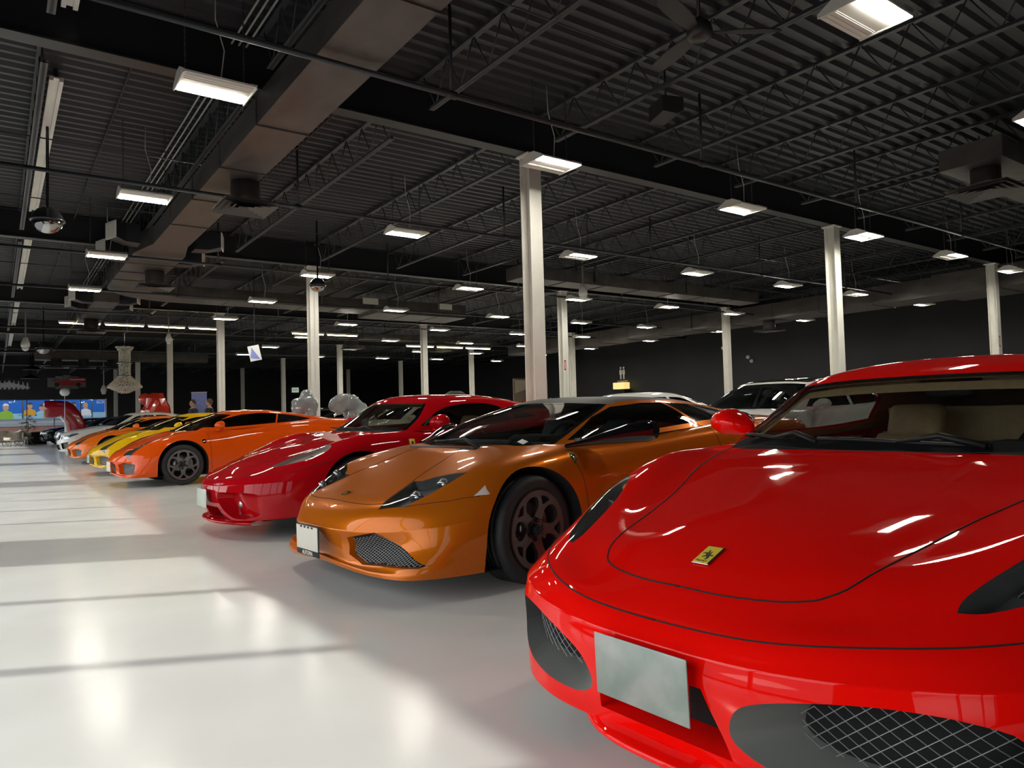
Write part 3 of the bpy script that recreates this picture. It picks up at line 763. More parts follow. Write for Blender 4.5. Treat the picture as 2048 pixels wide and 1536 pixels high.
def wheel(parent, c, r, wdt, rr, mrim, style='y5', steer=0., caliper=None, lod=1, side=-1, turn=0.):
    """wheel whose outer face looks to y*side"""
    W = empty('wheel', (0,0,0)); W.parent = parent; W.location = c; W.rotation_euler = (0, 0, steer)
    s = side; h = wdt/2
    def out(mb):
        if s > 0: mb.v = [(x, -y, z) for x, y, z in mb.v]; mb.f = [f[::-1] for f in mb.f]
        return mb
    n = 56 if lod else 32
    pr = [(rr-.005, -h*.80), (rr+.004, -h*.92), (rr+(r-rr)*.30, -h*1.0), (rr+(r-rr)*.62, -h*1.01), (rr+(r-rr)*.86, -h*.94), (r-.006, -h*.84), (r, -h*.72)]
    for g in (-.42, -.12, .12, .42):
        pr += [(r, h*(g-.06)), (r-.007, h*(g-.05)), (r-.007, h*(g+.05)), (r, h*(g+.06))]
    pr += [(r, h*.72), (r-.006, h*.84), (rr+(r-rr)*.6, h), (rr, h*.85)]
    out(MB().lathe(pr, n=n, axis='y', cap=False)).build('tyre', m_tyre, W)
    # rim barrel
    pr = [(rr+.004, -h*.93), (rr-.006, -h*.90), (rr-.014, -h*.84), (rr-.022, -h*.6), (rr-.03, h*.8), (.03, h*.82)]
    rb = out(MB().lathe(pr, n=n, axis='y', cap=False))
    R0 = rr-.012
    dish = lambda q: -h*.80 + .035*(1-min(1, q/R0))**1.0*1.2 + (.012 if q < .07 else 0)
    rim = W
    ro = rb.build('rim', mrim, W)
    if style == 'lambo':
        holes = []
        for k in range(5):
            a = 2*PI*k/5 + PI/2 + turn
            def pol(q, t): return (q*math.cos(a+t), q*math.sin(a+t))
            holes.append(smooth_poly([pol(R0*.33, 0), pol(R0*.46, .30), pol(R0*.66, .40), pol(R0*.86, .24), pol(R0*.90, 0), pol(R0*.86, -.24), pol(R0*.66, -.40), pol(R0*.46, -.30)], 4))
            a += PI/5
            holes.append(smooth_poly([pol(R0*.70, 0), pol(R0*.80, .13), pol(R0*.90, .20), pol(R0*.93, 0), pol(R0*.90, -.20), pol(R0*.80, -.13)], 3))
        f = out(plate_holes(circle(0, 0, R0+.012, 60), holes, .028, dish))
    elif style == 'five':
        holes = []
        for k in range(5):
            a = 2*PI*k/5 + PI/2 + turn
            def pol(q, t): return (q*math.cos(a+t), q*math.sin(a+t))
            holes.append(smooth_poly([pol(R0*.30, 0), pol(R0*.6, .38), pol(R0*.93, .46), pol(R0*.95, 0), pol(R0*.93, -.46), pol(R0*.6, -.38)], 4, sharp=(2, 4)))
        f = out(plate_holes(circle(0, 0, R0+.012, 48), holes, .03, dish))
    else:
        holes = []
        for k in range(10):
            a = 2*PI*k/10 + turn
            def pol(q, t): return (q*math.cos(a+t), q*math.sin(a+t))
            holes.append([pol(R0*.28, .0), pol(R0*.6, .22), pol(R0*.94, .24), pol(R0*.94, -.24), pol(R0*.6, -.22)])
        f = out(plate_holes(circle(0, 0, R0+.012, 40), holes, .022, dish))
    f.build('spokes', mrim, ro)
    y0 = -h*.80
    hub = MB().lathe([(.0001, y0-.030), (.026, y0-.030), (.032, y0-.022), (.034, y0+.02)], n=20, axis='y'); out(hub)
    lug = MB()
    for k in range(5):
        a = 2*PI*k/5 + PI/2 + PI/5 + turn; cx, cz = .056*math.cos(a), .056*math.sin(a)
        lug.lathe([(.0001, y0-.006), (.009, y0-.008), (.011, y0+.0), (.011, y0+.03)], (cx, 0, cz), 8, 'y')
    out(lug)
    hub.add(lug.v, lug.f, True)
    hub.build('centre_cap', m_blk, ro)
    out(MB().lathe([(.07, -h*.1), (.16, -h*.1), (.162, -h*.0), (.16, h*.1), (.07, h*.1)], n=36, axis='y')).build('brake_disc', m_disc, W)
    out(MB().lathe([(.0001, -h*.35), (.07, -h*.35), (.075, -h*.1)], n=20, axis='y')).build('brake_hub', m_disc, W)
    if caliper:
        P_ = [(.165*math.cos(a), .165*math.sin(a)) for a in np.linspace(-.5, .6, 8)] + [(.09*math.cos(a), .09*math.sin(a)) for a in np.linspace(.5, -.4, 6)]
        out(MB().prism(P_, -h*.42, h*.3, axis='y')).build('caliper', caliper, W)
    return W
def arch(sh, cx, cz, r, part=99, ymin=.45, bottom=True, flat=1.0):
    """cut a wheel opening"""
    poly = [(cx+r*math.cos(a)*flat, cz+r*math.sin(a)) for a in np.linspace(0, PI, 26)] + [(cx-r*flat, -.1), (cx+r*flat, -.1)]
    poly = poly[:26] + [(cx-r*flat, -.2), (cx+r*flat, -.2)]
    sh.cut(poly, 'xz', lambda m, n: abs(m[1]) > ymin and abs(n[1]) > .25, part)
def arch_parts(sh, cx, cz, r, parent, m_body, part=99, yin=.52, ymin=.45):
    """rolled lip and dark liner for both sides"""
    fs = [f for f in sh.bm.faces if f[sh.part] == part]
    S = set(fs); lipL = {1: MB(), -1: MB()}
    for f in fs:
        c = f.calc_center_median()
        if abs(c.x-cx) > r*1.3: continue
        for l in f.loops:
            e = l.edge
            if sum(1 for g in e.link_faces if g in S) == 1:
                a, b = l.vert.co, l.link_loop_next.vert.co; sd = 1 if a.y > 0 else -1
                ca, cb = Vector((cx + (a.x-cx)*.985, a.y-sd*.018, cz+(a.z-cz)*.985)), Vector((cx + (b.x-cx)*.985, b.y-sd*.018, cz+(b.z-cz)*.985))
                da, db = Vector((ca.x, sd*yin, ca.z)), Vector((cb.x, sd*yin, cb.z))
                lipL[sd].add([a, b, cb, ca], [(0,3,2,1)], True)
                lipL[sd].add([ca, cb, db, da], [(0,3,2,1)], True)
    for sd in (1, -1):
        if lipL[sd].v:
            o = lipL[sd].build('wheel_arch', m_dark, parent); fix_normals(o)
            # back wall of the well
            pl = [(cx+r*math.cos(a), cz+r*math.sin(a)) for a in np.linspace(-.2, PI+.2, 24)]
            MB().prism(pl, sd*yin-.01, sd*yin+.01, axis='y').build('inner_liner', m_dark, parent)
def seat(parent, x, y, m, z=.16, w=.50, tilt=.42, head=True, m2=None):
    s = empty('seat'); s.parent = parent; s.location = (x, y, z)
    MB().rbox((0, 0, .12), (.50, w, .16), .06).build('cushion', m, s)
    rot = Matrix.Rotation(tilt, 3, 'Y')
    b = MB(); b.rbox((.30, 0, .42), (.13, w*.80, .62), .06, rz=rot)
    for q in (-1, 1): b.rbox((.27, q*w*.40, .40), (.17, .10, .50), .045, rz=rot)
    b.build('backrest', m, s)
    if head: MB().rbox((.435, 0, .755), (.10, .27, .19), .04, rz=rot).build('headrest', m2 or m, s)
    return s
def steering(parent, x, y, z):
    c = [(x + .0 + .18*math.sin(a)*math.sin(.4), y+.18*math.cos(a), z + .18*math.sin(a)*math.cos(.4)) for a in np.linspace(0, 2*PI, 28)[:-1]]
    mb = MB(); mb.tube(c, .016, 8, closed=True); mb.rbox((x-.02, y, z), (.05, .14, .12), .02); mb.tube([(x, y-.17, z), (x, y+.17, z)], .013, 6)
    mb.build('steering_wheel', m_blk, parent)
def plate(parent, x, y, z, w=.305, h=.152, m=None, tilt=0., th=.004, yaw=0.):
    o = MB().rbox((0,0,0), (th, w, h), .002).build('licence_plate', m, parent); o.location = (x, y, z); o.rotation_euler = (0, tilt, yaw); return o
def grille_wires(parent, floor_obj, off, step, r, m, name='grille_mesh', diag=True, axis=(1,2), vec=(-1,0,0), ang=(35, -35)):
    """criss-cross wires laid over a sunk floor, following it"""
    me = floor_obj.data; bm = bmesh.new(); bm.from_mesh(me); bm.normal_update(); bv = BVHTree.FromBMesh(bm)
    V = np.array([v.co for v in bm.verts]); a, b = axis; lo, hi = V.min(0), V.max(0); k3 = 3-a-b
    c0 = (lo+hi)/2; ext = math.hypot(hi[a]-lo[a], hi[b]-lo[b])/2 + .01
    mb = MB(); d = Vector(vec)
    for an in ang:
        ca, sa = math.cos(R(an)), math.sin(R(an)); n = int(ext/step)
        for i in range(-n, n+1):
            seg = []
            M_ = max(10, int(2*ext/.02))
            for j in range(M_+1):
                t = -ext + 2*ext*j/M_; p = [0,0,0]; p[a] = c0[a] + ca*t - sa*i*step; p[b] = c0[b] + sa*t + ca*i*step; p[k3] = c0[k3]
                o = Vector(p) + d*3
                h = bv.ray_cast(o, -d)
                if h[0] is not None: seg.append(h[0] + d*off)
                else:
                    if len(seg) > 1: mb.tube(seg, r, 4, caps=False)
                    seg = []
            if len(seg) > 1: mb.tube(seg, r, 4, caps=False)
    bm.free()
    if not mb.v: return None
    return mb.build(name, m, parent)
def patch_on(sh, poly, proj, m, parent, name, side=1, lift=.002, k=3, cen=None):
    """thin raised piece lying on the skin, outline poly"""
    c = cen or (sum(p[0] for p in poly)/len(poly), sum(p[1] for p in poly)/len(poly))
    V = []; F = []; n = len(poly)
    for j in range(k+1):
        t = j/k
        for p in poly:
            q = (c[0]+(p[0]-c[0])*t, c[1]+(p[1]-c[1])*t); h, nn = sh.on(q[0], q[1], proj, side)
            if h is None: h, nn = sh.on(c[0], c[1], proj, side)
            if h is None: return None
            V.append(h + nn*(lift if j < k else lift*.2))
    for j in range(k):
        for i in range(n): F.append((j*n+i, j*n+(i+1)%n, (j+1)*n+(i+1)%n, (j+1)*n+i))
    o = MB().add(V, F, True).build(name, m, parent); fix_normals(o); return o
# ================================================================== nearest car: bright red mid-engined coupe
def Rg(*rows): return [list(r) for r in rows]
F4 = [
 [(.10,0,.15),(.10,.28,.145),(.13,.5,.14),(.22,.70,.15),(.42,.84,.16),(.72,.90,.17),(1.09,.90,.17),(1.47,.90,.17),(2.1,.90,.17),(2.75,.92,.17),(3.5,.92,.18),(4.1,.88,.2),(4.38,.70,.22),(4.45,0,.22)],
 [(.06,0,.24),(.07,.28,.24),(.11,.5,.24),(.22,.71,.25),(.43,.86,.25),(.72,.925,.25),(1.09,.93,.26),(1.47,.93,.26),(2.1,.93,.26),(2.75,.945,.26),(3.5,.95,.28),(4.1,.90,.30),(4.42,.72,.30),(4.49,0,.30)],
 [(.03,0,.36),(.045,.28,.36),(.10,.5,.36),(.22,.725,.36),(.44,.875,.36),(.72,.935,.37),(1.09,.955,.38),(1.47,.945,.38),(2.1,.93,.38),(2.75,.95,.38),(3.5,.965,.40),(4.1,.92,.42),(4.44,.74,.42),(4.51,0,.42)],
 [(.035,0,.43),(.053,.28,.43),(.11,.5,.44),(.235,.72,.455),(.45,.87,.47),(.73,.935,.49),(1.09,.96,.5),(1.47,.945,.5),(2.1,.93,.5),(2.75,.95,.5),(3.5,.965,.52),(4.1,.93,.54),(4.43,.74,.54),(4.50,0,.54)],
 [(.075,0,.478),(.092,.28,.485),(.16,.48,.503),(.30,.68,.523),(.50,.825,.55),(.77,.915,.61),(1.09,.95,.66),(1.47,.935,.64),(2.1,.925,.63),(2.75,.95,.65),(3.5,.965,.68),(4.1,.92,.68),(4.42,.73,.66),(4.49,0,.66)],
 [(.15,0,.53),(.175,.27,.53),(.25,.45,.54),(.40,.62,.585),(.60,.77,.64),(.83,.86,.71),(1.10,.905,.765),(1.48,.905,.765),(2.1,.90,.76),(2.75,.92,.79),(3.5,.935,.82),(4.1,.90,.80),(4.40,.71,.76),(4.46,0,.76)],
 [(.26,0,.59),(.29,.25,.59),(.36,.42,.60),(.53,.56,.64),(.72,.68,.70),(.92,.77,.77),(1.15,.82,.825),(1.5,.83,.835),(2.1,.84,.83),(2.75,.86,.87),(3.5,.86,.90),(4.08,.84,.87),(4.36,.66,.83),(4.42,0,.83)],
 [(.36,0,.63),(.39,.23,.63),(.47,.38,.635),(.62,.47,.665),(.80,.55,.71),(1.00,.62,.765),(1.2,.67,.81),(1.5,.70,.845),(2.1,.72,.86),(2.75,.74,.90),(3.5,.70,.93),(4.05,.66,.90),(4.32,.5,.86),(4.38,0,.86)],
 [(.50,0,.675),(.53,.18,.675),(.60,.26,.685),(.75,.32,.715),(.92,.36,.75),(1.10,.40,.785),(1.3,.42,.825),(1.52,.44,.86),(2.1,.44,.9),(2.75,.44,.95),(3.5,.42,.96),(4.0,.4,.93),(4.26,.3,.89),(4.32,0,.88)],
 [(.62,0,.705),(.66,0,.714),(.74,0,.73),(.86,0,.752),(1.02,0,.78),(1.2,0,.81),(1.36,0,.84),(1.55,0,.865),(2.1,0,.9),(2.75,0,.96),(3.5,0,.98),(3.95,0,.95),(4.18,0,.91),(4.25,0,.90)]]
F4G = [
 [(1.36,0,.83),(1.38,.38,.83),(1.44,.66,.83),(1.58,.80,.84),(1.95,.82,.85),(2.35,.825,.86),(2.8,.81,.88),(3.3,.77,.90),(3.8,.6,.92),(3.9,0,.93)],
 [(1.57,0,.98),(1.59,.36,.975),(1.65,.60,.97),(1.77,.73,.97),(2.00,.755,.98),(2.38,.76,.99),(2.8,.74,.99),(3.25,.69,1.0),(3.65,.52,1.0),(3.75,0,1.0)],
 [(1.80,0,1.135),(1.81,.33,1.13),(1.85,.51,1.12),(1.93,.61,1.115),(2.12,.64,1.13),(2.42,.64,1.14),(2.75,.62,1.13),(3.1,.57,1.10),(3.45,.45,1.06),(3.55,0,1.06)],
 [(1.93,0,1.19),(1.94,.29,1.185),(1.98,.43,1.175),(2.06,.50,1.17),(2.22,.52,1.175),(2.45,.52,1.18),(2.7,.5,1.175),(2.95,.46,1.15),(3.2,.35,1.115),(3.3,0,1.11)],
 [(2.05,0,1.207),(2.06,0,1.208),(2.1,0,1.21),(2.16,0,1.212),(2.27,0,1.214),(2.45,0,1.214),(2.65,0,1.21),(2.8,0,1.195),(2.95,0,1.175),(3.05,0,1.165)]]
m_red = mat('paint_red', (.84,.004,.002), .30, coat=1., coat_rough=.02); 
m_tan = mat('tan_leather', (.50,.33,.18), .55); noise_on(m_tan, (.46,.30,.16), (.54,.36,.20), 30, 3, bump=.06)
m_dashg = mat('dash_dark', (.030,.034,.033), .55)
m_ws = glass_mat('windscreen', (.62,.66,.63), .9)
m_ws_dark = glass_mat('tinted_side_glass', (.34,.36,.36), .9)
m_plate = mat('blurred_plate', (.30,.33,.31), .28, metal=.35); noise_on(m_plate, (.20,.26,.23), (.40,.40,.38), 9, 3, lo=.25, hi=.75)
m_grey = mat('duct_grey_plastic', (.16,.16,.15), .42)

def fit_interior(root, x0, tan, dash, ys=.38, sx=2.0, z=.16, wheel_y=-.38, hz=1.):
    for y in (-ys, ys): seat(root, sx, y, tan, z=z)
    d = MB(); d.rbox((x0+.22, 0, .74), (.46, 1.28, .16), .06); d.rbox((x0+.30, wheel_y, .80), (.26, .40, .13), .05); d.build('dashboard', dash, root)
    steering(root, x0+.56, wheel_y, .78)
    MB().bb((x0+.1, -.75, .14), (3.1, .75, .18)).build('cabin_floor', m_under, root)
    MB().rbox((sx-.15, 0, .42), (.9, .2, .22), .04).build('centre_console', dash, root)
    MB().bb((2.78, -.66, .2), (2.84, .66, .86)).build('bulkhead', tan, root)
    for y in (-1, 1):
        MB().bb((x0+.3, y*.77-.03, .3), (2.7, y*.77+.02, .84)).build('door_card', tan, root)

F430 = empty('red_sports_car', (1.305, 1.31, 0), .04, 'bright red low coupe, nearest car, yellow badge on bonnet, blurred front plate', 'car', 'sports cars in the front row')
S = Shell(); S.add(F4, 0, subu=7, subv=6, cr=(3,), exu=(.5,)); S.hole(1.50, 2.82, .69); S.add(F4G, 1, subu=6, subv=6, exu=(2.86, 3.18), exv=(.12, 1.92)); S.finish()
FX, FR_ = 1.09, .335
side_up = lambda m, n: True
arch(S, FX, .33, .385); arch(S, FX+2.6, .345, .39)
_hp = [(.176,0),(.18,.13),(.205,.25),(.235,.32),(.27,.36),(.345,.40),(.58,.455),(.79,.51),(1.07,.61),(1.40,.68),(1.46,.66),(1.38,.3),(1.36,0)]
hood_poly = smooth_poly(_hp + [(x, -y) for x, y in _hp[-2:0:-1]], 3, sharp=(9,10,14,15))
S.cut(hood_poly, 'xy', lambda m, n: n[2] > .3 and m[2] < .95, 2)
S.cut([(1.37,-.60),(1.40,-.69),(1.54,-.76),(1.62,-.4),(1.60,0),(1.62,.4),(1.54,.76),(1.40,.69),(1.37,.60),(1.362,0)], 'xy', lambda m, n: n[2] > .2 and m[2] < .878, 11)
hl = smooth_poly([(.345,.605),(.40,.605),(.52,.64),(.68,.70),(.84,.785),(.885,.84),(.82,.865),(.64,.815),(.46,.72),(.375,.655)], 4, sharp=(0,))
S.cut2(hl, 'xy', lambda m, n: n[2] > .1 and m[2] > .45 and m[2] < .95, 3)
intake = smooth_poly([(.225,.27),(.245,.325),(.30,.36),(.42,.39),(.55,.405),(.67,.40),(.75,.37),(.74,.29),(.62,.225),(.45,.205),(.32,.21),(.25,.235)], 4)
S.cut2(intake, 'yz', lambda m, n: n[0] < -.1 and m[0] < .7, 4)
slot = smooth_poly([(-.165,.36),(.165,.36),(.20,.25),(.215,.195),(-.215,.195),(-.205,.25)], 3, sharp=(0,1,3,4))
S.cut(slot, 'yz', lambda m, n: n[0] < -.1 and m[0] < .4, 5)
sw = smooth_poly([(1.72,.90),(2.05,1.075),(2.30,1.115),(2.62,1.115),(2.80,1.06),(2.86,.93),(2.5,.905),(2.1,.895)], 4, sharp=(0,5))
for f in S.bm.faces:
    if f[S.part] == 1 and f[S.uv][0] < 2.86 and .12 < f[S.uv][1] < 1.92: f[S.part] = 6
S.cut(sw, 'xz', lambda m, n: abs(m[1]) > .45 and abs(n[1]) > .3 and m[2] > .88, 7)
S.freeze()
S.extract(11, 'scuttle_trim', mat('scuttle_black', (.006,.006,.007), .7, spec=.1), F430); S.extract(0, 'body', m_red, F430); S.extract(1, 'roof', m_red, F430); S.extract(2, 'bonnet', m_red, F430)
S.extract(1, 'headliner', m_tan, F430, off=-.02)
S.extract(6, 'windscreen', m_ws, F430)
S.trim(lambda u, v: u < 2.86 and (u > 2.30 or v > 1.62), 'pillar_lining', m_tan, F430, -.035)
S.trim(lambda u, v: u < 2.86 and (u > 2.74 or v > 1.86), 'glass_border', m_gloss, F430, .0015)
for sd in (-1, 1):
    S.extract(7, 'side_window', m_ws_dark, F430, side=sd)
    h = S.extract(3, 'headlight', m_lampglass, F430, side=sd)
    S.recess(3, (.05, 0, -.055), mat('lamp_grey', (.20,.195,.185), .3, metal=.3), mat('lamp_grey'), h, 'lamp_bezel', 'lamp_bowl', side=sd, scale=.86)
    for (lx, ly, lz, lr) in ((.60,.68,.575,.045), (.75,.745,.64,.05)):
        o = MB().lathe([(.0001,.0),(lr*.5,-.004),(lr*.8,-.018),(lr,-.035),(lr*1.05,-.03)], n=20, axis='x').build('lamp_reflector', m_bowl, h); o.location = (lx, sd*ly, lz); o.rotation_euler = (0, -.6, sd*-.4)
    MB().ball((.84, sd*.79, .70), .028, scale=(1,1,.7)).build('indicator_lamp', m_amber, h)
    w_, fo = S.recess(4, (.13, sd*.05, .01), m_grey, m_dark, F430, 'intake_duct', 'radiator', side=sd, scale=.80)
    grille_wires(F430, fo, .03, .026, .0013, m_mesh, ang=(38, -38))
w_, fo = S.recess(5, (.10, 0, .01), m_red, m_dark, F430, 'centre_slot', 'slot_back', scale=.96)
arch_parts(S, FX, .33, .385, F430, m_red); arch_parts(S, FX+2.6, .345, .39, F430, m_red)
S.seam(hood_poly[:0] or [(p[0], p[1]) for p in hood_poly], 'xy', m_gap, F430, 'bonnet_gap', .0028, n=2, closed=True)
bump = [(.02,-.02)]
def ring_line(rings, v, u0, u1, m, parent, name, r=.0025, lift=.0, n=60, side=1):
    P = np.array(rings, float); A = _interp(P, [v], set(), None, P[-2]*MIR); B = A.transpose(1,0,2)
    T = np.linspace(u0, u1, n); Q = _interp(B, list(T), set(), B[1]*MIR, B[-2]*MIR)[:, 0]
    return MB().tube([(q[0]-lift, side*q[1], q[2]) for q in Q], r, 5).build(name, m, parent)
for sd in (1, -1): ring_line(F4, 3.98, 0, 5.2, m_gap, F430, 'bumper_gap', .0026, side=sd)
plate(F430, .002, -.002, .352, m=m_plate, tilt=R(-2), w=.305, h=.16)
MB().rbox((.02, 0, .345), (.03, .27, .12), .006).build('plate_bracket', m_red, F430)
# splitter lip
lip = MB(); rows_ = []
for t in np.linspace(-1, 1, 33):
    y = t*.36; x = .075 + .13*abs(t)**3; rows_.append([(x+.10, y, .165), (x+.02, y, .160), (x-.035, y, .150), (x-.045, y, .138), (x-.03, y, .126), (x+.12, y, .12)])
lip.grid(rows_); o = lip.build('front_splitter', m_red, F430); fix_normals(o)
# badge, wipers, mirrors
m_yel = mat('badge_yellow', (.80,.60,.03), .3, coat=.6); m_ink = mat('badge_ink', (.01,.01,.01), .4)
h, nn = S.on(.30, 0, 'xy'); zb = h.z; sl = math.atan2(-nn.x, nn.z)
bd = empty('badge'); bd.parent = F430; bd.location = (.30, 0, zb+.003); bd.rotation_euler = (0, -sl*1.0, 0)
MB().rbox((0,0,0), (.088,.056,.004), .006).build('badge_rim', m_chrome, bd)
MB().bb((-.040,-.024,.0015), (.040,.024,.0032)).build('badge_field', m_yel, bd)
horse = [(-.3,-1),(-.1,-1),(-.02,-.62),(.14,-.45),(.25,-.8),(.38,-.78),(.34,-.3),(.52,-.1),(.9,-.15),(.95,.05),(.5,.15),(.62,.45),(.55,.75),(.36,.95),(.1,.8),(.28,.66),(.22,.4),(-.05,.3),(-.4,.5),(-.62,.42),(-.35,.25),(-.18,.08),(-.3,-.2),(-.62,-.3),(-.75,-.1),(-.85,-.35),(-.5,-.52),(-.22,-.48)]
def horse_mesh(s, z): return MB().prism([(-b*s, -a*s) for a, b in horse], z, z+.0006)
fh = horse_mesh(.024, .0031); fh.v = [(x-.004, y*.85, z) for x, y, z in fh.v]; fh.build('horse_emblem', m_ink, bd)
text_mesh('Ferrari', .013, 'badge_lettering', m_ink, bd, Matrix.Translation((.034, 0, .0033)) @ Matrix.Rotation(-PI/2, 4, 'Z'), .0003) if 0 else text_mesh('Ferrari', .013, 'badge_lettering', m_ink, bd, Matrix.Translation((-.033, 0, .0034)) @ Matrix.Rotation(-PI/2, 4, 'Z'), .0003)
def wiper(parent, a, b, piv, z=.0, arm=True):
    w = empty('wiper'); w.parent = parent
    MB().tube([piv, ((piv[0]+a[0])/2, (piv[1]+a[1])/2, (piv[2]+a[2])/2+.03), a], [.015,.013,.009], 6).build('wiper_arm', m_blk, w)
    P = [tuple(a[i]+(b[i]-a[i])*t + (0.012*math.sin(t*PI) if i == 2 else 0) for i in range(3)) for t in np.linspace(-.5,.5,9)]
    MB().tube(P, .009, 5).build('wiper_blade', m_blk, w); 
wiper(F430, (1.42,-.02,.872), (1.42,.60,.866), (1.40,-.32,.862)); wiper(F430, (1.48,.52,.880), (1.54,.84,.880), (1.43,.30,.866))
def mirror(parent, y, x, z, m, sd, stalk=True, s=1.):
    q = empty('door_mirror'); q.parent = parent; q.location = (x, sd*y, z)
    b = MB(); b.ball((0,0,0), .1*s, 20, 14, scale=(1.05,1.25,.66)); b.v = [((p[0] if p[0] < 0 else p[0]*.40), p[1]*(1 if sd*p[1] > 0 else .9), p[2]*(1+.25*(p[1]*sd)/.1*.5) - .02*(sd*p[1] < 0)*abs(p[1])/.1) for p in b.v]; b.build('shell', m, q)
    g = MB(); g.ball((.028*s,0,0), .088*s, 16, 10, scale=(.05,1.1,.6)); g.build('mirror_glass', m_domeg, q)
    MB().tube([(.02*s, -sd*.06*s, -.05*s), (.0, -sd*.12*s, -.075*s), (-.03*s, -sd*.20*s, -.09*s)], [.03*s,.022*s,.03*s], 8).build('stalk', m, q)
    return q
for sd in (-1, 1): mirror(F430, .93, 1.78, .945, m_red, sd)
fit_interior(F430, 1.50, m_tan, m_dashg, sx=2.12)
MB().bb((1.34, -.66, .76), (1.60, .66, .805)).build('scuttle', m_blk, F430)
v = MB(); v.rbox((1.99, .33, 1.105), (.035, .42, .05), .012); v.build('sun_visor', m_tan, F430)
v = MB(); v.rbox((1.99, -.33, 1.105), (.035, .42, .05), .012); v.build('sun_visor', m_tan, F430)
MB().bb((2.78, -.62, .86), (3.5, .62, .99)).build('rear_shelf', m_tan, F430)
MB().rbox((1.98, 0, 1.06), (.03, .2, .055), .012).build('rear_view_mirror', m_blk, F430)
for sx_, sy in ((FX, 1), (FX, -1), (FX+2.6, 1), (FX+2.6, -1)):
    wheel(F430, (sx_, sy*.83, .335), .335, .235, .245, m_bowl, 'five', side=sy, lod=0)
MB().bb((.3, -.66, .15), (4.3, .66, .19)).build('floor_pan', m_under, F430)
# ================================================================== second car: metallic orange wedge coupe with black roof
MU = [
 [(-.03,0,.165),(-.01,.3,.145),(.03,.55,.13),(.14,.80,.13),(.62,.915,.13),(1.03,.93,.14),(1.45,.93,.14),(2.0,.93,.14),(2.7,.95,.14),(3.3,.97,.16),(3.7,.98,.18),(4.2,.95,.2),(4.5,.8,.25),(4.55,0,.25)],
 [(-.035,0,.195),(-.015,.3,.17),(.03,.55,.155),(.15,.815,.165),(.62,.93,.22),(1.03,.955,.25),(1.45,.955,.25),(2.0,.94,.25),(2.7,.96,.25),(3.3,.98,.27),(3.7,.985,.28),(4.2,.96,.3),(4.51,.81,.32),(4.56,0,.32)],
 [(.05,0,.205),(.075,.3,.185),(.12,.52,.175),(.22,.80,.20),(.63,.945,.29),(1.03,.96,.33),(1.45,.96,.33),(2.0,.94,.33),(2.7,.96,.33),(3.3,.985,.35),(3.7,.99,.36),(4.2,.965,.38),(4.52,.82,.40),(4.57,0,.40)],
 [(.03,0,.29),(.055,.25,.285),(.15,.5,.27),(.30,.82,.30),(.64,.955,.37),(1.03,.965,.40),(1.45,.965,.40),(2.0,.94,.40),(2.7,.96,.40),(3.3,.985,.42),(3.7,.99,.44),(4.2,.965,.46),(4.52,.82,.48),(4.57,0,.48)],
 [(-.01,0,.375),(.015,.27,.372),(.12,.50,.365),(.33,.81,.40),(.64,.955,.45),(1.03,.965,.48),(1.45,.965,.48),(2.0,.94,.48),(2.7,.955,.48),(3.3,.98,.50),(3.7,.99,.52),(4.2,.96,.54),(4.52,.82,.55),(4.57,0,.55)],
 [(.06,0,.465),(.08,.27,.462),(.15,.5,.455),(.35,.77,.49),(.66,.945,.54),(1.03,.965,.57),(1.45,.955,.58),(2.0,.935,.58),(2.7,.95,.59),(3.3,.98,.60),(3.7,.985,.62),(4.2,.955,.62),(4.51,.82,.62),(4.56,0,.61)],
 [(.17,0,.517),(.18,.27,.515),(.22,.48,.512),(.42,.72,.56),(.71,.90,.63),(1.03,.935,.665),(1.45,.93,.675),(2.0,.92,.68),(2.7,.935,.69),(3.3,.965,.71),(3.7,.975,.72),(4.2,.945,.72),(4.5,.81,.71),(4.55,0,.69)],
 [(.32,0,.57),(.33,.26,.57),(.37,.43,.578),(.50,.64,.635),(.73,.78,.705),(1.02,.85,.745),(1.42,.86,.775),(2.0,.87,.785),(2.7,.885,.83),(3.3,.90,.87),(3.7,.90,.88),(4.2,.88,.88),(4.45,.76,.87),(4.50,0,.86)],
 [(.50,0,.64),(.51,.22,.64),(.55,.34,.652),(.68,.43,.695),(.86,.50,.755),(1.05,.58,.795),(1.38,.64,.82),(2.0,.70,.82),(2.7,.70,.88),(3.3,.68,.93),(3.7,.66,.94),(4.15,.62,.93),(4.36,.5,.93),(4.40,0,.92)],
 [(.68,0,.705),(.69,0,.708),(.73,0,.722),(.80,0,.748),(.90,0,.782),(1.02,0,.80),(1.3,0,.82),(2.0,0,.86),(2.7,0,.93),(3.3,0,.97),(3.7,0,.97),(4.1,0,.96),(4.25,0,.95),(4.3,0,.95)]]
